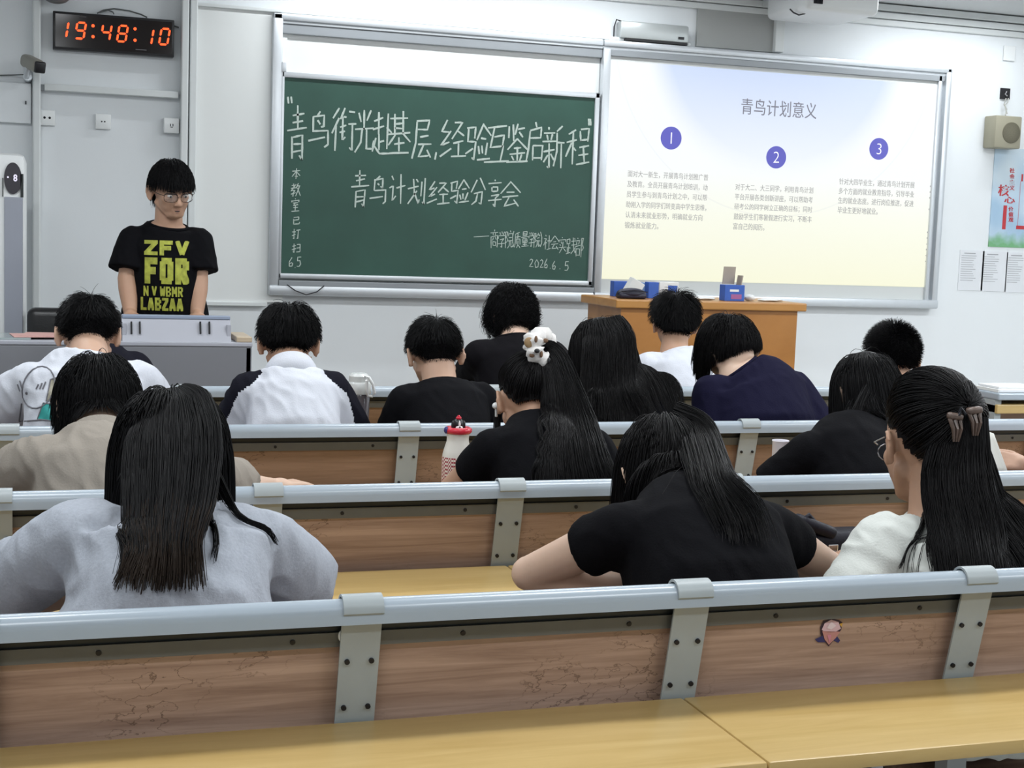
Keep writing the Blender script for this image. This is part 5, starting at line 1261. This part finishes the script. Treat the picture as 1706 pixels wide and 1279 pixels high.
P = person('woman in a white shirt with a brown claw clip in long dark hair', dict(
    row=0, head=(1546, 718, 2.56), sc=1.12, rot=(6, 14, 3), neck=(1560, 838, 2.48), shL=(1480, 905, 2.46), shR=(1690, 905, 2.47), elL=('z', 1412, 1000, .765), shirt=C_white2, skin=SK1,
    slv=1.3, sr=0.014, arm=0.92, loose=0.022, fold=0.010, seed=5, hunch=-0.03, neckr=.049))
hl = hl_std(0.5, -0.05, -0.65)
Dn = scalp(3000, hl, np.random.default_rng(21))
up = Dn[(Dn[:, 2] > 0.10) | (Dn[:, 0] < -.25)]
tie = (0.15, -0.93, 0.30)
A1 = swept(P, up, tie, 16, 0.020, 22, 0.010)
A2 = grow(P, 1500, 0.52, 24, lambda D: np.where((D[:, 1] < 0.15) & ((D[:, 0] > -.30) | (D[:, 1] < -.80)), np.maximum(hl(D), np.where(D[:, 2] > .35, 9, -9)), 9), 0.15, 0.7, 1.0, (0, -.4, .9), (.004, .02), 0.03, 23, body=P['bvh'], cols=cols_of(P),
          bias=lambda D, t, p: np.array([0.16, -0.35, 0.0])[None]*np.ones((len(D), 1))*(1-t))
tw = hp(P, .012, -.115, .02)
B1 = outside(P, lock([tw, at(1592, 790, 2.42), gp(P, 1610, 880, .02), gp(P, 1625, 962, .006), gp(P, 1632, 990, .006)], [.045, .072, .076, .074, .074], 1500, 24, 22, 0.30, 0.06, 0.003))
B2 = outside(P, lock([at(1560, 800, 2.46), gp(P, 1540, 858, .01), gp(P, 1520, 900, .004), gp(P, 1494, 948, .003)], [.010, .006, .004, .002], 28, 25, 18, 0.5, 0.15))
B3 = outside(P, lock([at(1565, 800, 2.45), gp(P, 1560, 860, .01), gp(P, 1553, 910, .004), gp(P, 1562, 960, .004)], [.014, .016, .014, .012], 70, 26, 18, 0.5, 0.3))
B4 = outside(P, lock([at(1655, 820, 2.44), gp(P, 1678, 880, .01), gp(P, 1692, 920, .004), gp(P, 1705, 955, .004)], [.014, .014, .012, .010], 70, 27, 18, 0.5, 0.3))
hair_obj(P, [(A1, .0016, .0012), (A2, .0015, .0008), (B1, .0016, .0009), (B2, .0011, .0006), (B3, .0011, .0006), (B4, .0012, .0006)], H_SOFT, scalp_cap(P, hl, 0.010))
# claw clip: two curved jaws with teeth joined by a hinge
M_clip = mat('brown_tortoise_plastic', (0.11, 0.075, 0.06), 0.3, var=0.4, vscale=60)
cc = at(1600, 712, 2.418); clp = bpy.data.objects.new('claw_clip', None); COL.objects.link(clp); clp.parent = P['root']; clp.location = Vector(cc) - P['root'].location
for (cx_, cy__, wdt) in ((1590, 710, 1), (1622, 700, -1)):
    mb = MB(); c0 = at(cx_, cy__, 2.415)
    mb.box(c0+np.array([0, 0, .020]), (0.034, 0.016, 0.014), 0.005, Euler((0, 0.12*wdt, 0)))
    for k in (-1, 0, 1): mb.tube([c0+np.array([k*.012, 0, .016]), c0+np.array([k*.009, -.010, -.004]), c0+np.array([k*.005+.003, -.004, -.030])], [.0045, .004, .0022])
    mb.build('clip_jaw', M_clip, clp, 50)
MB().tube([at(1597, 692, 2.41), at(1601, 680, 2.41), at(1608, 690, 2.41)], .004).build('clip_hinge', M_bolt, clp)
MB().tube([hp(P, -.078, .02, -.014), hp(P, -.074, .07, -.018), hp(P, -.058, .090, -.02)], .0016).tube([hp(P, -.034+.022*math.sin(t), .092, -.034+.017*math.cos(t)) for t in np.linspace(0, 6.28, 16)], .0014).build('glasses', mat('steel_rim', (0.4, 0.4, 0.42), 0.25, metal=0.9), P['root'])

# ---- second row
P = person('boy in a khaki shirt with short dark hair, behind the cartoon shirt boy at left', dict(
    row=1, head=(163, 662, 3.50), rot=(-4, 30, 0), neck=(168, 728, 3.36), shL=(70, 768, 3.30), shR=(265, 772, 3.33), elL=('z', -55, 838, .768), elR=('z', 400, 816, .775), wrR=tuple(atz(452, 812, .76)), handR=((.75, .3, 0), (0, 0, 1), (-.3, .75, 0), 0.8), shirt=C_khaki, skin=SK2,
    slvL=0.98, slvR=0.95, sr=0.02, loose=0.024, fold=0.011, seed=6, hunch=-0.03, girth=1.1))
hl = hl_std(0.45, -0.25, -0.66)
A = grow(P, 2600, 0.095, 10, hl, 0.22, 0.42, 1.0, (.0, -.30, .95), (.004, .020), 0.06, 31, cols=cols_of(P), lenf=lambda D, r: np.where(D[:, 2] < -.2, .55, 1.0))
hair_obj(P, [(A, .0015, .0007)], H_BLK, scalp_cap(P, hl, 0.008))
shirt_collar(P, C_khaki)

P = person('woman in black with a high ponytail tied in a white patterned scrunchie', dict(
    row=1, head=(881, 656, 3.58), rot=(2, 32, 4), neck=(905, 705, 3.48), shL=(822, 750, 3.42), shR=(985, 748, 3.43), elL=('z', 742, 826, .775), elR=('z', 1040, 832, .775), shirt=C_black, skin=SK1,
    slvL=0.5, slvR=0.6, sr=0.010, arm=0.88, loose=0.018, fold=0.004, seed=7, hunch=-0.03, neckr=.047))
hl = hl_std(0.48, -0.05, -0.66)
Dn = scalp(2600, hl, np.random.default_rng(41)); tie = (0.02, -0.74, 0.66)
A1 = swept(P, Dn, tie, 14, 0.016, 42, 0.006)
tp = hp(P, *(SKC+nrm(tie)*(SKR+.030)))
B1 = outside(P, lock([tp, tp+np.array([.025, -.035, .012]), at(936, 650, 3.45), at(946, 705, 3.385), gp(P, 955, 770, .008), gp(P, 962, 815, .006)], [.022, .032, .052, .072, .092, .108], 1300, 43, 24, 0.30, 0.12, 0.003))
B2 = lock([hp(P, -.080, .03, -.05), hp(P, -.084, .035, -.10), hp(P, -.075, .03, -.16)], [.010, .010, .006], 50, 44, 10, 0.5, 0.4)
hair_obj(P, [(A1, .0015, .0011), (B1, .0015, .0008), (B2, .0011, .0006)], H_SOFT, scalp_cap(P, hl, 0.008))
M_scr = mat('scrunchie_white', (0.72, 0.70, 0.68), 0.8, var=0.10, vscale=60)
sa = nrm(np.array([.025, -.035, .012])); t_, u_, w_ = _frame(sa); ring = []
rng = random.Random(2)
V, F = [], []
NR, NS = 44, 10
for i in range(NR):
    a = 2*math.pi*i/NR; rr = 0.034*(1+0.10*math.sin(a*7)); cc = tp + sa*0.012 + (u_*math.cos(a)+w_*math.sin(a))*rr + sa*0.007*math.sin(a*9)
    for k in range(NS):
        b_ = 2*math.pi*k/NS; r2 = 0.021*(1+0.22*math.sin(a*13+b_)); V.append(cc + (u_*math.cos(a)+w_*math.sin(a))*math.cos(b_)*r2 + sa*math.sin(b_)*r2*1.2)
for i in range(NR):
    for k in range(NS): F.append((i*NS+k, ((i+1) % NR)*NS+k, ((i+1) % NR)*NS+(k+1) % NS, i*NS+(k+1) % NS))
sco = MB().raw(V, F).build('scrunchie', M_scr, P['root'], 80)
M_spot = mat('scrunchie_brown', (0.16, 0.09, 0.05), 0.8)
front = sorted(V, key=lambda q: np.linalg.norm(np.array(q)-CAM)); picked = []
for q in front:
    if all(np.linalg.norm(np.array(q)-w0) > 0.019 for w0 in picked): picked.append(np.array(q))
    if len(picked) == 7: break
picked.sort(key=lambda q: q[0])
MB().ell(picked[0]+np.array([.003, 0, .004]), (.013, .006, .014)).build('printed_spot', mat('scrunchie_gold', (0.30, 0.19, 0.09), 0.7), sco, 80)
for k, c in enumerate(picked): MB().ell(c, (.0075, .004, .006) if k % 2 else (.0045, .004, .009)).build('printed_spot', M_spot if k % 3 else _mats['black_plastic'], sco, 80)
MB().ell(hp(P, -.094, -.008, -.045), (.010, .009, .009)).tube([hp(P, -.093, -.006, -.048), hp(P, -.089, .012, -.066)], .004).build('earbud', M_white, P['root'], 80)

P = person('woman in black with loose dark hair, behind the white paper cup', dict(
    row=1, head=(1440, 645, 3.58), rot=(0, 30, 0), neck=(1442, 712, 3.48), shL=(1352, 752, 3.42), shR=(1512, 748, 3.45), elL=('z', 1268, 815, .775), shirt=C_black, skin=SK2,
    slvL=0.85, slvR=0.9, sr=0.012, arm=0.9, loose=0.02, fold=0.004, seed=8, hunch=-0.03, neckr=.048, wrL=tuple(atz(1350, 808, .765))))
hl = hl_std(0.48, -0.15, -0.7)
A = grow(P, 2400, 0.32, 18, hl, 0.25, 0.5, 1.0, (.05, -.35, .93), (.004, .018), 0.06, 51, body=P['bvh'], cols=cols_of(P), bias=lambda D, t, p: np.array([0.05, -0.22, 0])[None]*np.ones((len(D), 1))*(1-t))
B1 = lock([hp(P, .01, -.10, -.02), at(1448, 700, 3.44), at(1440, 740, 3.38), at(1425, 800, 3.36)], [.05, .055, .065, .075], 500, 52, 18, 0.3, 0.2, 0.003)
hair_obj(P, [(A, .0014, .0007), (B1, .0014, .0007)], H_BLK, scalp_cap(P, hl, 0.008))

# ---- third row
P = person('boy in a white T-shirt with a line cartoon on the back, seated at far left', dict(
    row=2, head=(147, 545, 4.50), rot=(2, 27, 0), neck=(150, 590, 4.36), shL=(55, 640, 4.32), shR=(228, 640, 4.34), elL=('z', -60, 735, .77), elR=('z', 310, 735, .77), shirt=C_white, skin=SK3,
    slv=0.95, sr=0.028, loose=0.03, fold=0.010, seed=10, hunch=-0.04, girth=1.15, vox=.007))
crop_hair(P, 2200, 0.045, 0.006, 61, (0.1, -.45, .88), 1.3, H_BLK, hl=hl_std(0.45, -.12, -.84))
def drawn(P, lines, r, m_, name, Y0=4.1):
    mb = MB()
    for pts in lines:
        q = []
        for i in range(len(pts)-1):
            for k in range(6):
                t = k/6; q.append((pts[i][0]*(1-t)+pts[i+1][0]*t, pts[i][1]*(1-t)+pts[i+1][1]*t))
        q.append(pts[-1]); w = []
        for x, y in q:
            o_ = Vector(CAM); d_ = Vector(ray(x, y)).normalized(); h = P['bvh'].ray_cast(o_, d_, 9)
            if h[0] is not None: w.append(h[0] - d_*0.002)
        if len(w) > 1: mb.tube(w, r, 5)
    return mb.build(name, m_, P['shirt_o'])
M_line = mat('print_line_grey', (0.16, 0.16, 0.18), 0.8)
ov = lambda cx_, cy__, rx, ry, a=0.0, t0=0, t1=6.283: [(cx_+rx*math.cos(t)*math.cos(a)-ry*math.sin(t)*math.sin(a), cy__+rx*math.cos(t)*math.sin(a)+ry*math.sin(t)*math.cos(a)) for t in np.linspace(t0, t1, 22)]
drawn(P, [ov(64, 645, 26, 36, 0.35), [(36, 672), (32, 702), (60, 700), (70, 699)], [(29, 640), (33, 652)], [(33, 634), (37, 648)], [(64, 640), (60, 648)], [(70, 638), (66, 648)], [(76, 636), (71, 648)]], 0.0022, M_line, 'cartoon_line')
drawn(P, [ov(44, 655, 1.2, 1.5)], 0.002, M_line, 'cartoon_dot')
def patch(P, poly, m_, name, n=10):
    """filled print: polygon of four corners in the photograph laid on the cloth"""
    V, F = [], []
    for i in range(n+1):
        for j in range(n+1):
            a, b = i/n, j/n; x = (1-a)*(1-b)*poly[0][0]+a*(1-b)*poly[1][0]+a*b*poly[2][0]+(1-a)*b*poly[3][0]; y = (1-a)*(1-b)*poly[0][1]+a*(1-b)*poly[1][1]+a*b*poly[2][1]+(1-a)*b*poly[3][1]
            d_ = Vector(ray(x, y)).normalized(); h = P['bvh'].ray_cast(Vector(CAM), d_, 9); V.append((h[0] - d_*0.0015) if h[0] is not None else Vector(at(x, y, 4.3)))
    for i in range(n):
        for j in range(n): F.append((i*(n+1)+j, (i+1)*(n+1)+j, (i+1)*(n+1)+j+1, i*(n+1)+j+1))
    return MB().raw(V, F).build(name, m_, P['shirt_o'], 80)
patch(P, [(72, 672), (104, 676), (112, 702), (62, 698)], mat('teal_print', (0.03, 0.30, 0.28), 0.8, var=0.3, vscale=60), 'teal_print')
patch(P, [(84, 632), (112, 624), (112, 670), (76, 668)], mat('speckled_print', (0.30, 0.28, 0.22), 0.8, var=0.6, vscale=150), 'speckled_print')
drawn(P, [[(72, 671), (104, 676)], [(72, 671), (62, 698), (112, 704)], [(84, 632), (77, 668)], [(84, 632), (110, 624)]], 0.002, M_line, 'print_outline')

P = person('boy in a white collared shirt with dark sleeve edges, ears showing', dict(
    row=2, head=(481, 560, 4.50), rot=(9, 22, 0), neck=(484, 612, 4.38), shL=(418, 652, 4.36), shR=(550, 652, 4.36), elL=('z', 384, 735, .785), elR=('z', 590, 735, .785), shirt=[C_white, C_dknavy], skin=SK1,
    slv=0.95, sr=0.024, loose=0.024, fold=0.008, seed=11, hunch=-0.03, vox=.007, collar=False))
hl = hl_std(0.45, .0, -.74)
A = grow(P, 2200, 0.062, 9, hl, 0.22, 0.22, 1.0, (.0, -.30, .95), (.003, .018), 0.04, 63, cols=[], lenf=lambda D, r: np.clip((D[:, 2]+.62)/.75, .10, 1)*np.where(np.abs(D[:, 0]) > .75, .6, 1))
hair_obj(P, [(A, .0015, .0007)], H_BLK, scalp_cap(P, hl, 0.007))
me = P['shirt_me']; mid = (P['shL']+P['shR'])/2; cs = P['root'].location
off_ = np.array(cs[:]); pc_ = np.array([p.center[:] for p in me.polygons]) + off_; nz_ = np.array([p.normal[:] for p in me.polygons])
lat = np.abs(pc_[:, 0]-mid[0]); zs = P['shL'][2]
thr = np.interp(pc_[:, 2], [zs-.25, zs-.08, zs, zs+.035, zs+.06], [.215, .192, .165, .120, .095])
me.polygons.foreach_set('material_index', (lat > thr).astype(np.int32))
shirt_collar(P, C_white)

P = person('boy in a black T-shirt with a tufted crop, right of the white lidded bottle', dict(
    row=2, head=(722, 578, 4.50), rot=(0, 22, -2), neck=(735, 640, 4.40), shL=(677, 672, 4.36), shR=(798, 668, 4.38), elL=('z', 658, 735, .785), elR=('z', 840, 735, .785), shirt=C_black, skin=SK3,
    slv=0.9, sr=0.022, loose=0.022, fold=0.004, seed=12, hunch=-0.03, vox=.007))
crop_hair(P, 2200, 0.045, 0.006, 65, (0.1, -.45, .88), 1.2, H_BLK, hl=hl_std(0.45, -.10, -.70))

P = person('woman with long loose dark hair spread over a dark blue top', dict(
    row=2, head=(1000, 582, 4.48), rot=(6, 26, 0), sc=1.04, neck=(1012, 632, 4.38), shL=(955, 664, 4.36), shR=(1098, 660, 4.38), elR=('z', 1085, 737, .785), elL=('z', 935, 737, .785), shirt=C_char, skin=SK2,
    slv=0.95, sr=0.02, loose=0.022, fold=0.004, seed=13, hunch=-0.03, vox=.007))
hl = hl_std(0.5, -0.12, -0.72)
A = grow(P, 3000, 0.36, 18, hl, 0.25, 0.55, 1.0, (.05, -.2, .97), (.004, .024), 0.05, 67, body=P['bvh'], cols=cols_of(P), bias=lambda D, t, p: np.array([0.06, -0.30, 0])[None]*np.ones((len(D), 1))*(1-t))
B1 = outside(P, lock([hp(P, 0, -.075, .07), hp(P, 0, -.118, -.0), gp(P, 1015, 650, .03), gp(P, 1028, 685, .008), gp(P, 1034, 712, .006)], [.06, .085, .095, .115, .130], 900, 68, 20, 0.2, 0.25, 0.004))
hair_obj(P, [(A, .0014, .0008), (B1, .0013, .0007)], H_SOFT, scalp_cap(P, hl, 0.010))

P = person('boy in a navy T-shirt with side-swept hair and head tilted left, third row', dict(
    row=2, head=(1212, 575, 4.50), rot=(-6, 34, -14), sc=1.05, neck=(1226, 612, 4.40), shL=(1185, 656, 4.36), shR=(1322, 648, 4.38), elR=('z', 1372, 738, .785), elL=('z', 1192, 738, .785), shirt=C_navy, skin=SK2,
    slv=0.95, sr=0.026, loose=0.03, fold=0.004, seed=14, hunch=-0.04, girth=1.1, vox=.007))
hl = hl_std(0.45, -.10, -.62)
A = grow(P, 2400, 0.115, 11, hl, 0.25, 0.45, 1.0, (.25, -.45, .85), (.004, .020), 0.06, 69, lenf=lambda D, r: np.where(D[:, 1] > 0.0, np.where(D[:, 0] < 0, 1.25, .9), np.clip((D[:, 2]+.60)/.95, .10, .9)))
hair_obj(P, [(A, .0015, .0007)], H_SOFT, scalp_cap(P, hl, 0.008))

P = person('boy with short spiky black hair, head above the woman in black at right', dict(
    row=2, head=(1485, 588, 4.52), rot=(8, 10, 0), sc=1.06, neck=(1492, 645, 4.44), shL=(1442, 678, 4.38), shR=(1550, 672, 4.40), elL=('z', 1445, 740, .785), elR=('z', 1560, 738, .785), shirt=C_dknavy, skin=SK1,
    slv=0.95, sr=0.022, loose=0.022, fold=0.004, seed=15, vox=.008))
hl = hl_std(0.45, -.10, -.58)
A = grow(P, 2600, 0.030, 5, hl, 1.1, 0.0, 1.0, (0, -.3, .95), (.003, .02), 0.12, 71, lenf=lambda D, r: np.clip((D[:, 2]+.7)/.9, .15, 1.1))
hair_obj(P, [(A, .0015, .0004)], H_BLK, scalp_cap(P, hl, 0.006))

# ---- front row
P = person('person in black with curly dark hair, seated in front of the chalkboard ledge', dict(
    row=3, head=(852, 516, 5.42), rot=(-10, 16, 2), neck=(856, 562, 5.32), shL=(800, 592, 5.28), shR=(918, 592, 5.30), elL=('z', 765, 655, .77), elR=('z', 955, 655, .77), shirt=C_black2, skin=SK2,
    slv=0.9, sr=0.024, loose=0.024, fold=0.004, seed=16, vox=.008))
hl = hl_std(0.45, -.25, -.66)
A = grow(P, 2200, 0.070, 14, hl, 0.35, 0.30, 1.0, (0, -.3, .95), (.003, .016), 0.12, 73, curl=0.010, lenf=lambda D, r: np.where((D[:, 0] < -.55), 1.5, np.clip((D[:, 2]+1.0)/1.0, .4, 1)))
hair_obj(P, [(A, .0016, .0008)], H_BLK, scalp_cap(P, hl, 0.008))
P = person('boy in a white T-shirt with dark layered hair, directly in front of the wooden lectern', dict(
    row=3, head=(1124, 528, 5.42), rot=(12, 6, 0), neck=(1122, 588, 5.34), shL=(1078, 612, 5.30), shR=(1182, 610, 5.32), shirt=C_white, skin=SK1,
    slv=0.9, sr=0.022, loose=0.022, fold=0.004, seed=17, vox=.008))
hl = hl_std(0.45, -.05, -.78)
A = grow(P, 2200, 0.070, 10, hl, 0.28, 0.15, 1.0, (0, -.30, .95), (.003, .020), 0.06, 75, lenf=lambda D, r: np.clip((D[:, 2]+.62)/.7, .12, 1)*np.where(np.abs(D[:, 0]) > .7, .6, 1))
hair_obj(P, [(A, .0016, .0007)], H_BLK, scalp_cap(P, hl, 0.008))
MB().tube([hp(P, -.084, -.012, -.03), hp(P, -.083, .03, -.022), hp(P, -.075, .07, -.02)], .0016).build('glasses', M_gl, P['root'])
P = person('person in a dark jacket mostly hidden behind the boy with the cartoon shirt', dict(
    row=3, head=(152, 548, 5.36), rot=(5, 30, 0), neck=(160, 590, 5.28), shL=(108, 612, 5.24), shR=(222, 616, 5.24), leg=0.36, shirt=C_dknavy, skin=SK3,
    slv=1.9, sr=0.024, loose=0.026, fold=0.004, seed=18, vox=.009))
crop_hair(P, 1200, 0.04, 0.01, 77)

# ---- the arm reaching in at the right edge, with its owner beyond the frame
hx = np.array([2.58, 3.55, 1.08]); 
P = person('person in a lilac sleeve past the right edge, one hand holding a white sheet', dict(
    row=1, pix=False, headxyz=tuple(hx), rot=(-10, 25, 0), neck=(2.58, 3.42, 0.97), shL=(2.42, 3.40, 0.92), shR=(2.76, 3.40, 0.92), elL=(2.52, 3.58, 0.775), wrL=tuple(at(1716, 775, 3.76)), shirt=C_lilac, skin=SK3,
    slv=1.8, sr=0.010, loose=0.02, seed=19, handL=((-0.85, 0.25, 0.12), (0.05, -0.75, 0.6), (0.25, 0.65, 0.75), 0.5), vox=0.0055))
crop_hair(P, 1200, 0.05, 0.03, 79)

# ------------------------------------------------------------------ things on the desks
# white sheet held by that hand
ps = [at(1640, 716, 3.80), at(1656, 722, 3.78), at(1681, 790, 3.72), at(1655, 791, 3.74)]
mb = MB(); V = []; F = []
for i in range(7):
    for j in range(7):
        a, b = i/6, j/6; q = (1-a)*(1-b)*ps[0]+a*(1-b)*ps[1]+a*b*ps[2]+(1-a)*b*ps[3]; V.append(q + np.array([0.0, 0.006*math.sin(a*3), 0]))
for i in range(6):
    for j in range(6): F.append((i*7+j, (i+1)*7+j, (i+1)*7+j+1, i*7+j+1))
o = mb.raw(V, F).build('paper_sheet', mat('cream_paper', (0.74, 0.75, 0.70), 0.7), None, 60); md = o.modifiers.new('t', 'SOLIDIFY'); md.thickness = 0.004
tag(o, 'curved white sheet held up by the hand at the right edge', 'paper')
# white lidded flask
def deskspot(px_, py_, Y): p = at(px_, py_, Y); return (p[0], p[1], DESK_Z+0.0005)
x, y, z = deskspot(598, 640, 4.74)
fl = thing('drink_bottle', 'clear grey drink bottle with a white flip lid and carry loop', 'bottle', (x, y, z))
top = at(598, 621, 4.74)[2]-z; sc_ = 4.74
M_cl = mat('smoky_plastic', (0.10, 0.09, 0.10), 0.12, spec=0.6)
MB().lathe([(.030, 0), (.036, .004), (.037, .03), (.037, top-.075), (.033, top-.066)], (x, y, z), 32).build('bottle_body', M_cl, fl, 40)
MB().lathe([(.040, top-.070), (.0415, top-.066), (.0415, top-.036), (.037, top-.030), (.034, top-.030), (.034, top-.010), (.026, top-.001), (.0, top)], (x, y, z), 36, cap=False).build('lid', mat('lid_white_clear', (0.70, 0.72, 0.71), 0.2, spec=0.6), fl, 40)
lp = [at(608, 627, 4.70), at(615, 629, 4.69), at(621, 640, 4.69), at(624, 655, 4.69), at(620, 660, 4.69), at(613, 659, 4.69), at(611, 648, 4.69), at(611, 634, 4.69)]
MB().tube(lp, 0.0052, 8, True).build('carry_loop', M_white, fl, 60)
# bottle with puppy lid
x, y, z = deskspot(763, 720, 3.80)
kb = thing('kids_bottle', 'white bottle with a red ring lid and puppy figure, beside the ponytail woman', 'bottle', (x, y, z))
zt_ = at(763, 722, 3.80)[2]-z
M_red2 = mat('red_plastic', (0.60, 0.025, 0.05), 0.25)
MB().lathe([(.034, 0), (.040, .004), (.0415, .02), (.0415, zt_-.060), (.038, zt_-.045), (.031, zt_-.022), (.0305, zt_-.012), (.0325, zt_+.001)], (x, y, z), 36).build('bottle_body', mat('milk_white_plastic', (0.74, 0.73, 0.68), 0.3), kb, 40)
chm = bpy.data.materials.new('gingham_band'); chm.use_nodes = True; nt = chm.node_tree; b = nt.nodes['Principled BSDF']; b.inputs['Roughness'].default_value = 0.6
tc = nt.nodes.new('ShaderNodeTexCoord'); ck_ = nt.nodes.new('ShaderNodeTexChecker'); ck_.inputs['Scale'].default_value = 190; ck_.inputs['Color1'].default_value = (0.30, 0.02, 0.04, 1); ck_.inputs['Color2'].default_value = (0.72, 0.68, 0.60, 1)
nt.links.new(tc.outputs['Object'], ck_.inputs['Vector']); nt.links.new(ck_.outputs['Color'], b.inputs['Base Color'])
MB().lathe([(.0422, 0.02), (.0427, 0.022), (.0427, zt_-.066), (.0422, zt_-.064)], (x, y, z), 36, cap=False).build('gingham_sleeve', chm, kb, 40)
V, F = [], []
mb = MB(); mb.tube([(x+.030*math.cos(t), y+.030*math.sin(t), z+zt_+.0095) for t in np.linspace(0, 2*math.pi, 28, endpoint=False)], .0095, 12, True).lathe([(.030, 0), (.030, .012), (.0, .016)], (x, y, z+zt_+0.0), 28).build('lid_ring', M_red2, kb, 60)
MB().ell((x-.036, y-.008, z+zt_+.011), (.007, .008, .010)).build('push_button', mat('navy_plastic', (0.03, 0.03, 0.16), 0.3), kb, 60)
hz = z+zt_+.014
pf = MB().ell((x, y, hz+.012), (.0155, .014, .018)).build('puppy_head', mat('toy_black', (0.012, 0.012, 0.014), 0.3), kb, 60)
for s_ in (-1, 1): MB().ell((x+s_*.0155, y-.002, hz+.010), (.005, .006, .013)).build('ear', _mats['toy_black'], pf, 60)
MB().ell((x, y-.011, hz+.003), (.0105, .006, .007)).ell((x, y-.0135, hz+.014), (.0032, .002, .010)).build('muzzle', M_white, pf, 60)
MB().ell((x, y-.0178, hz+.006), (.0026, .0018, .002)).ell((x-.0055, y-.0135, hz+.012), (.0016, .001, .0018)).ell((x+.0055, y-.0135, hz+.012), (.0016, .001, .0018)).build('nose', M_black, pf, 60)
MB().ell((x, y-.003, hz+.030), (.008, .007, .0055)).ell((x, y-.003, hz+.036), (.004, .004, .002)).build('cap', M_red2, pf, 60)
# white paper cup
x, y, z = deskspot(1300, 745, 3.72)
o = MB().lathe([(.020, 0), (.0205, .002), (.024, at(1300, 733, 3.72)[2]-z-.004), (.0255, at(1300, 733, 3.72)[2]-z-.002), (.0245, at(1300, 733, 3.72)[2]-z), (.022, at(1300, 733, 3.72)[2]-z-.003), (.019, .006)], (x, y, z), 32).build('paper_cup', mat('cup_white', (0.74, 0.72, 0.78), 0.5), None, 40)
tag(o, 'plain white paper cup standing on the desk beside the bench strap, right', 'cup')
# dark handbag on the second desk
x, y, z = deskspot(1384, 905, 2.90)
hb = thing('handbag', 'small dark bag with a silver buckle between the two right-hand women', 'bag', (x, y, z))
M_bag = mat('bag_dark', (0.008, 0.0075, 0.014), 0.5, spec=0.2, bump=0.3, bscale=80)
MB().box((x+.02, y+.03, z+.046), (0.19, 0.09, 0.090), 0.022, seg=4).build('bag_body', M_bag, hb, 60)
MB().box((x-0.04, y+.01, z+.104), (0.10, 0.06, 0.03), 0.013, Euler((0, 0.35, 0)), 4).build('folded_pouch', M_bag, hb, 60)
MB().tube([(x-.09, y, z+.08), (x-.085, y-.005, z+.122), (x-.065, y-.005, z+.134), (x-.045, y, z+.115)], .006, 8).build('handle', M_bag, hb, 60)
c = at(1389, 906, y-0.02)
MB().box((c[0], y-.018, z+.055), (0.026, 0.004, 0.022), 0.002).build('buckle', mat('chrome', (0.7, 0.7, 0.72), 0.15, metal=1.0), hb)
# ice cream sticker on the nearest backrest
def onpanel(px_, py_, off=0.0):
    d = ray(px_, py_); n_ = np.array([0, -1.0, -TILT]); n_ = n_/np.linalg.norm(n_); p0 = np.array([0, plane_y(RY0, 0.8)+0.002, 0.8]); t = ((p0-CAM) @ n_)/(d @ n_); return CAM + d*t + n_*(0.0012+off)
def sticker(poly, m_, name, par, off):
    c = np.mean([np.array(p) for p in poly], axis=0); V = [onpanel(*c, off)] + [onpanel(*p, off) for p in poly]; n = len(poly)
    return MB().raw(V, [(0, 1+k, 1+(k+1) % n) for k in range(n)]).build(name, m_, par)
panel = [o for o in bpy.data.objects if o.name.startswith('backrest_panel') and o.parent == benches[0]][4-1]
M_so = mat('sticker_outline', (0.035, 0.015, 0.035), 0.5)
st = sticker([(1366, 1044), (1371, 1034), (1384, 1029), (1397, 1032), (1403, 1036), (1401, 1048), (1397, 1054), (1390, 1064), (1380, 1076), (1370, 1064), (1366, 1055)], M_so, 'ice_cream_sticker', panel, 0.0)
# the outline sits on the panel, coloured areas on top of it
for poly, col, nm in (([(1369, 1050), (1399, 1051), (1391, 1062), (1380, 1073), (1373, 1064)], (0.52, 0.24, 0.22), 'cone'), ([(1368, 1048), (1373, 1037), (1384, 1031), (1396, 1035), (1400, 1046), (1390, 1052), (1376, 1053)], (0.66, 0.45, 0.50), 'cream'),
                      ([(1376, 1045), (1384, 1034), (1392, 1041), (1384, 1047)], (0.74, 0.62, 0.66), 'cream_swirl'), ([(1397, 1038), (1403, 1036), (1401, 1043)], (0.6, 0.33, 0.05), 'wafer'), ([(1377, 1056), (1384, 1056), (1381, 1070)], (0.62, 0.24, 0.32), 'cone_drip')):
    sticker(poly, mat('sticker_'+nm, col, 0.5), 'sticker_'+nm, st if False else panel, 0.0008 + (0.0006 if nm in ('cream_swirl', 'cone_drip', 'wafer') else 0))
for poly in ([(1357, 1064), (1370, 1058), (1374, 1069), (1362, 1069)], [(1388, 1066), (1394, 1059), (1399, 1066), (1396, 1070)]):
    sticker(poly, mat('sticker_blue', (0.03, 0.03, 0.13), 0.5), 'sticker_ribbon', panel, 0.0003)
# strip of torn label on the third row backrest
panel3 = [o for o in bpy.data.objects if o.name.startswith('backrest_panel') and o.parent == benches[2]]
# white spot of filler left on the nearest strap
c = onpanel(567, 1052, 0.012); MB().ell(c, (.006, .004, .009)).build('filler_blob', M_white, benches[0], 60)
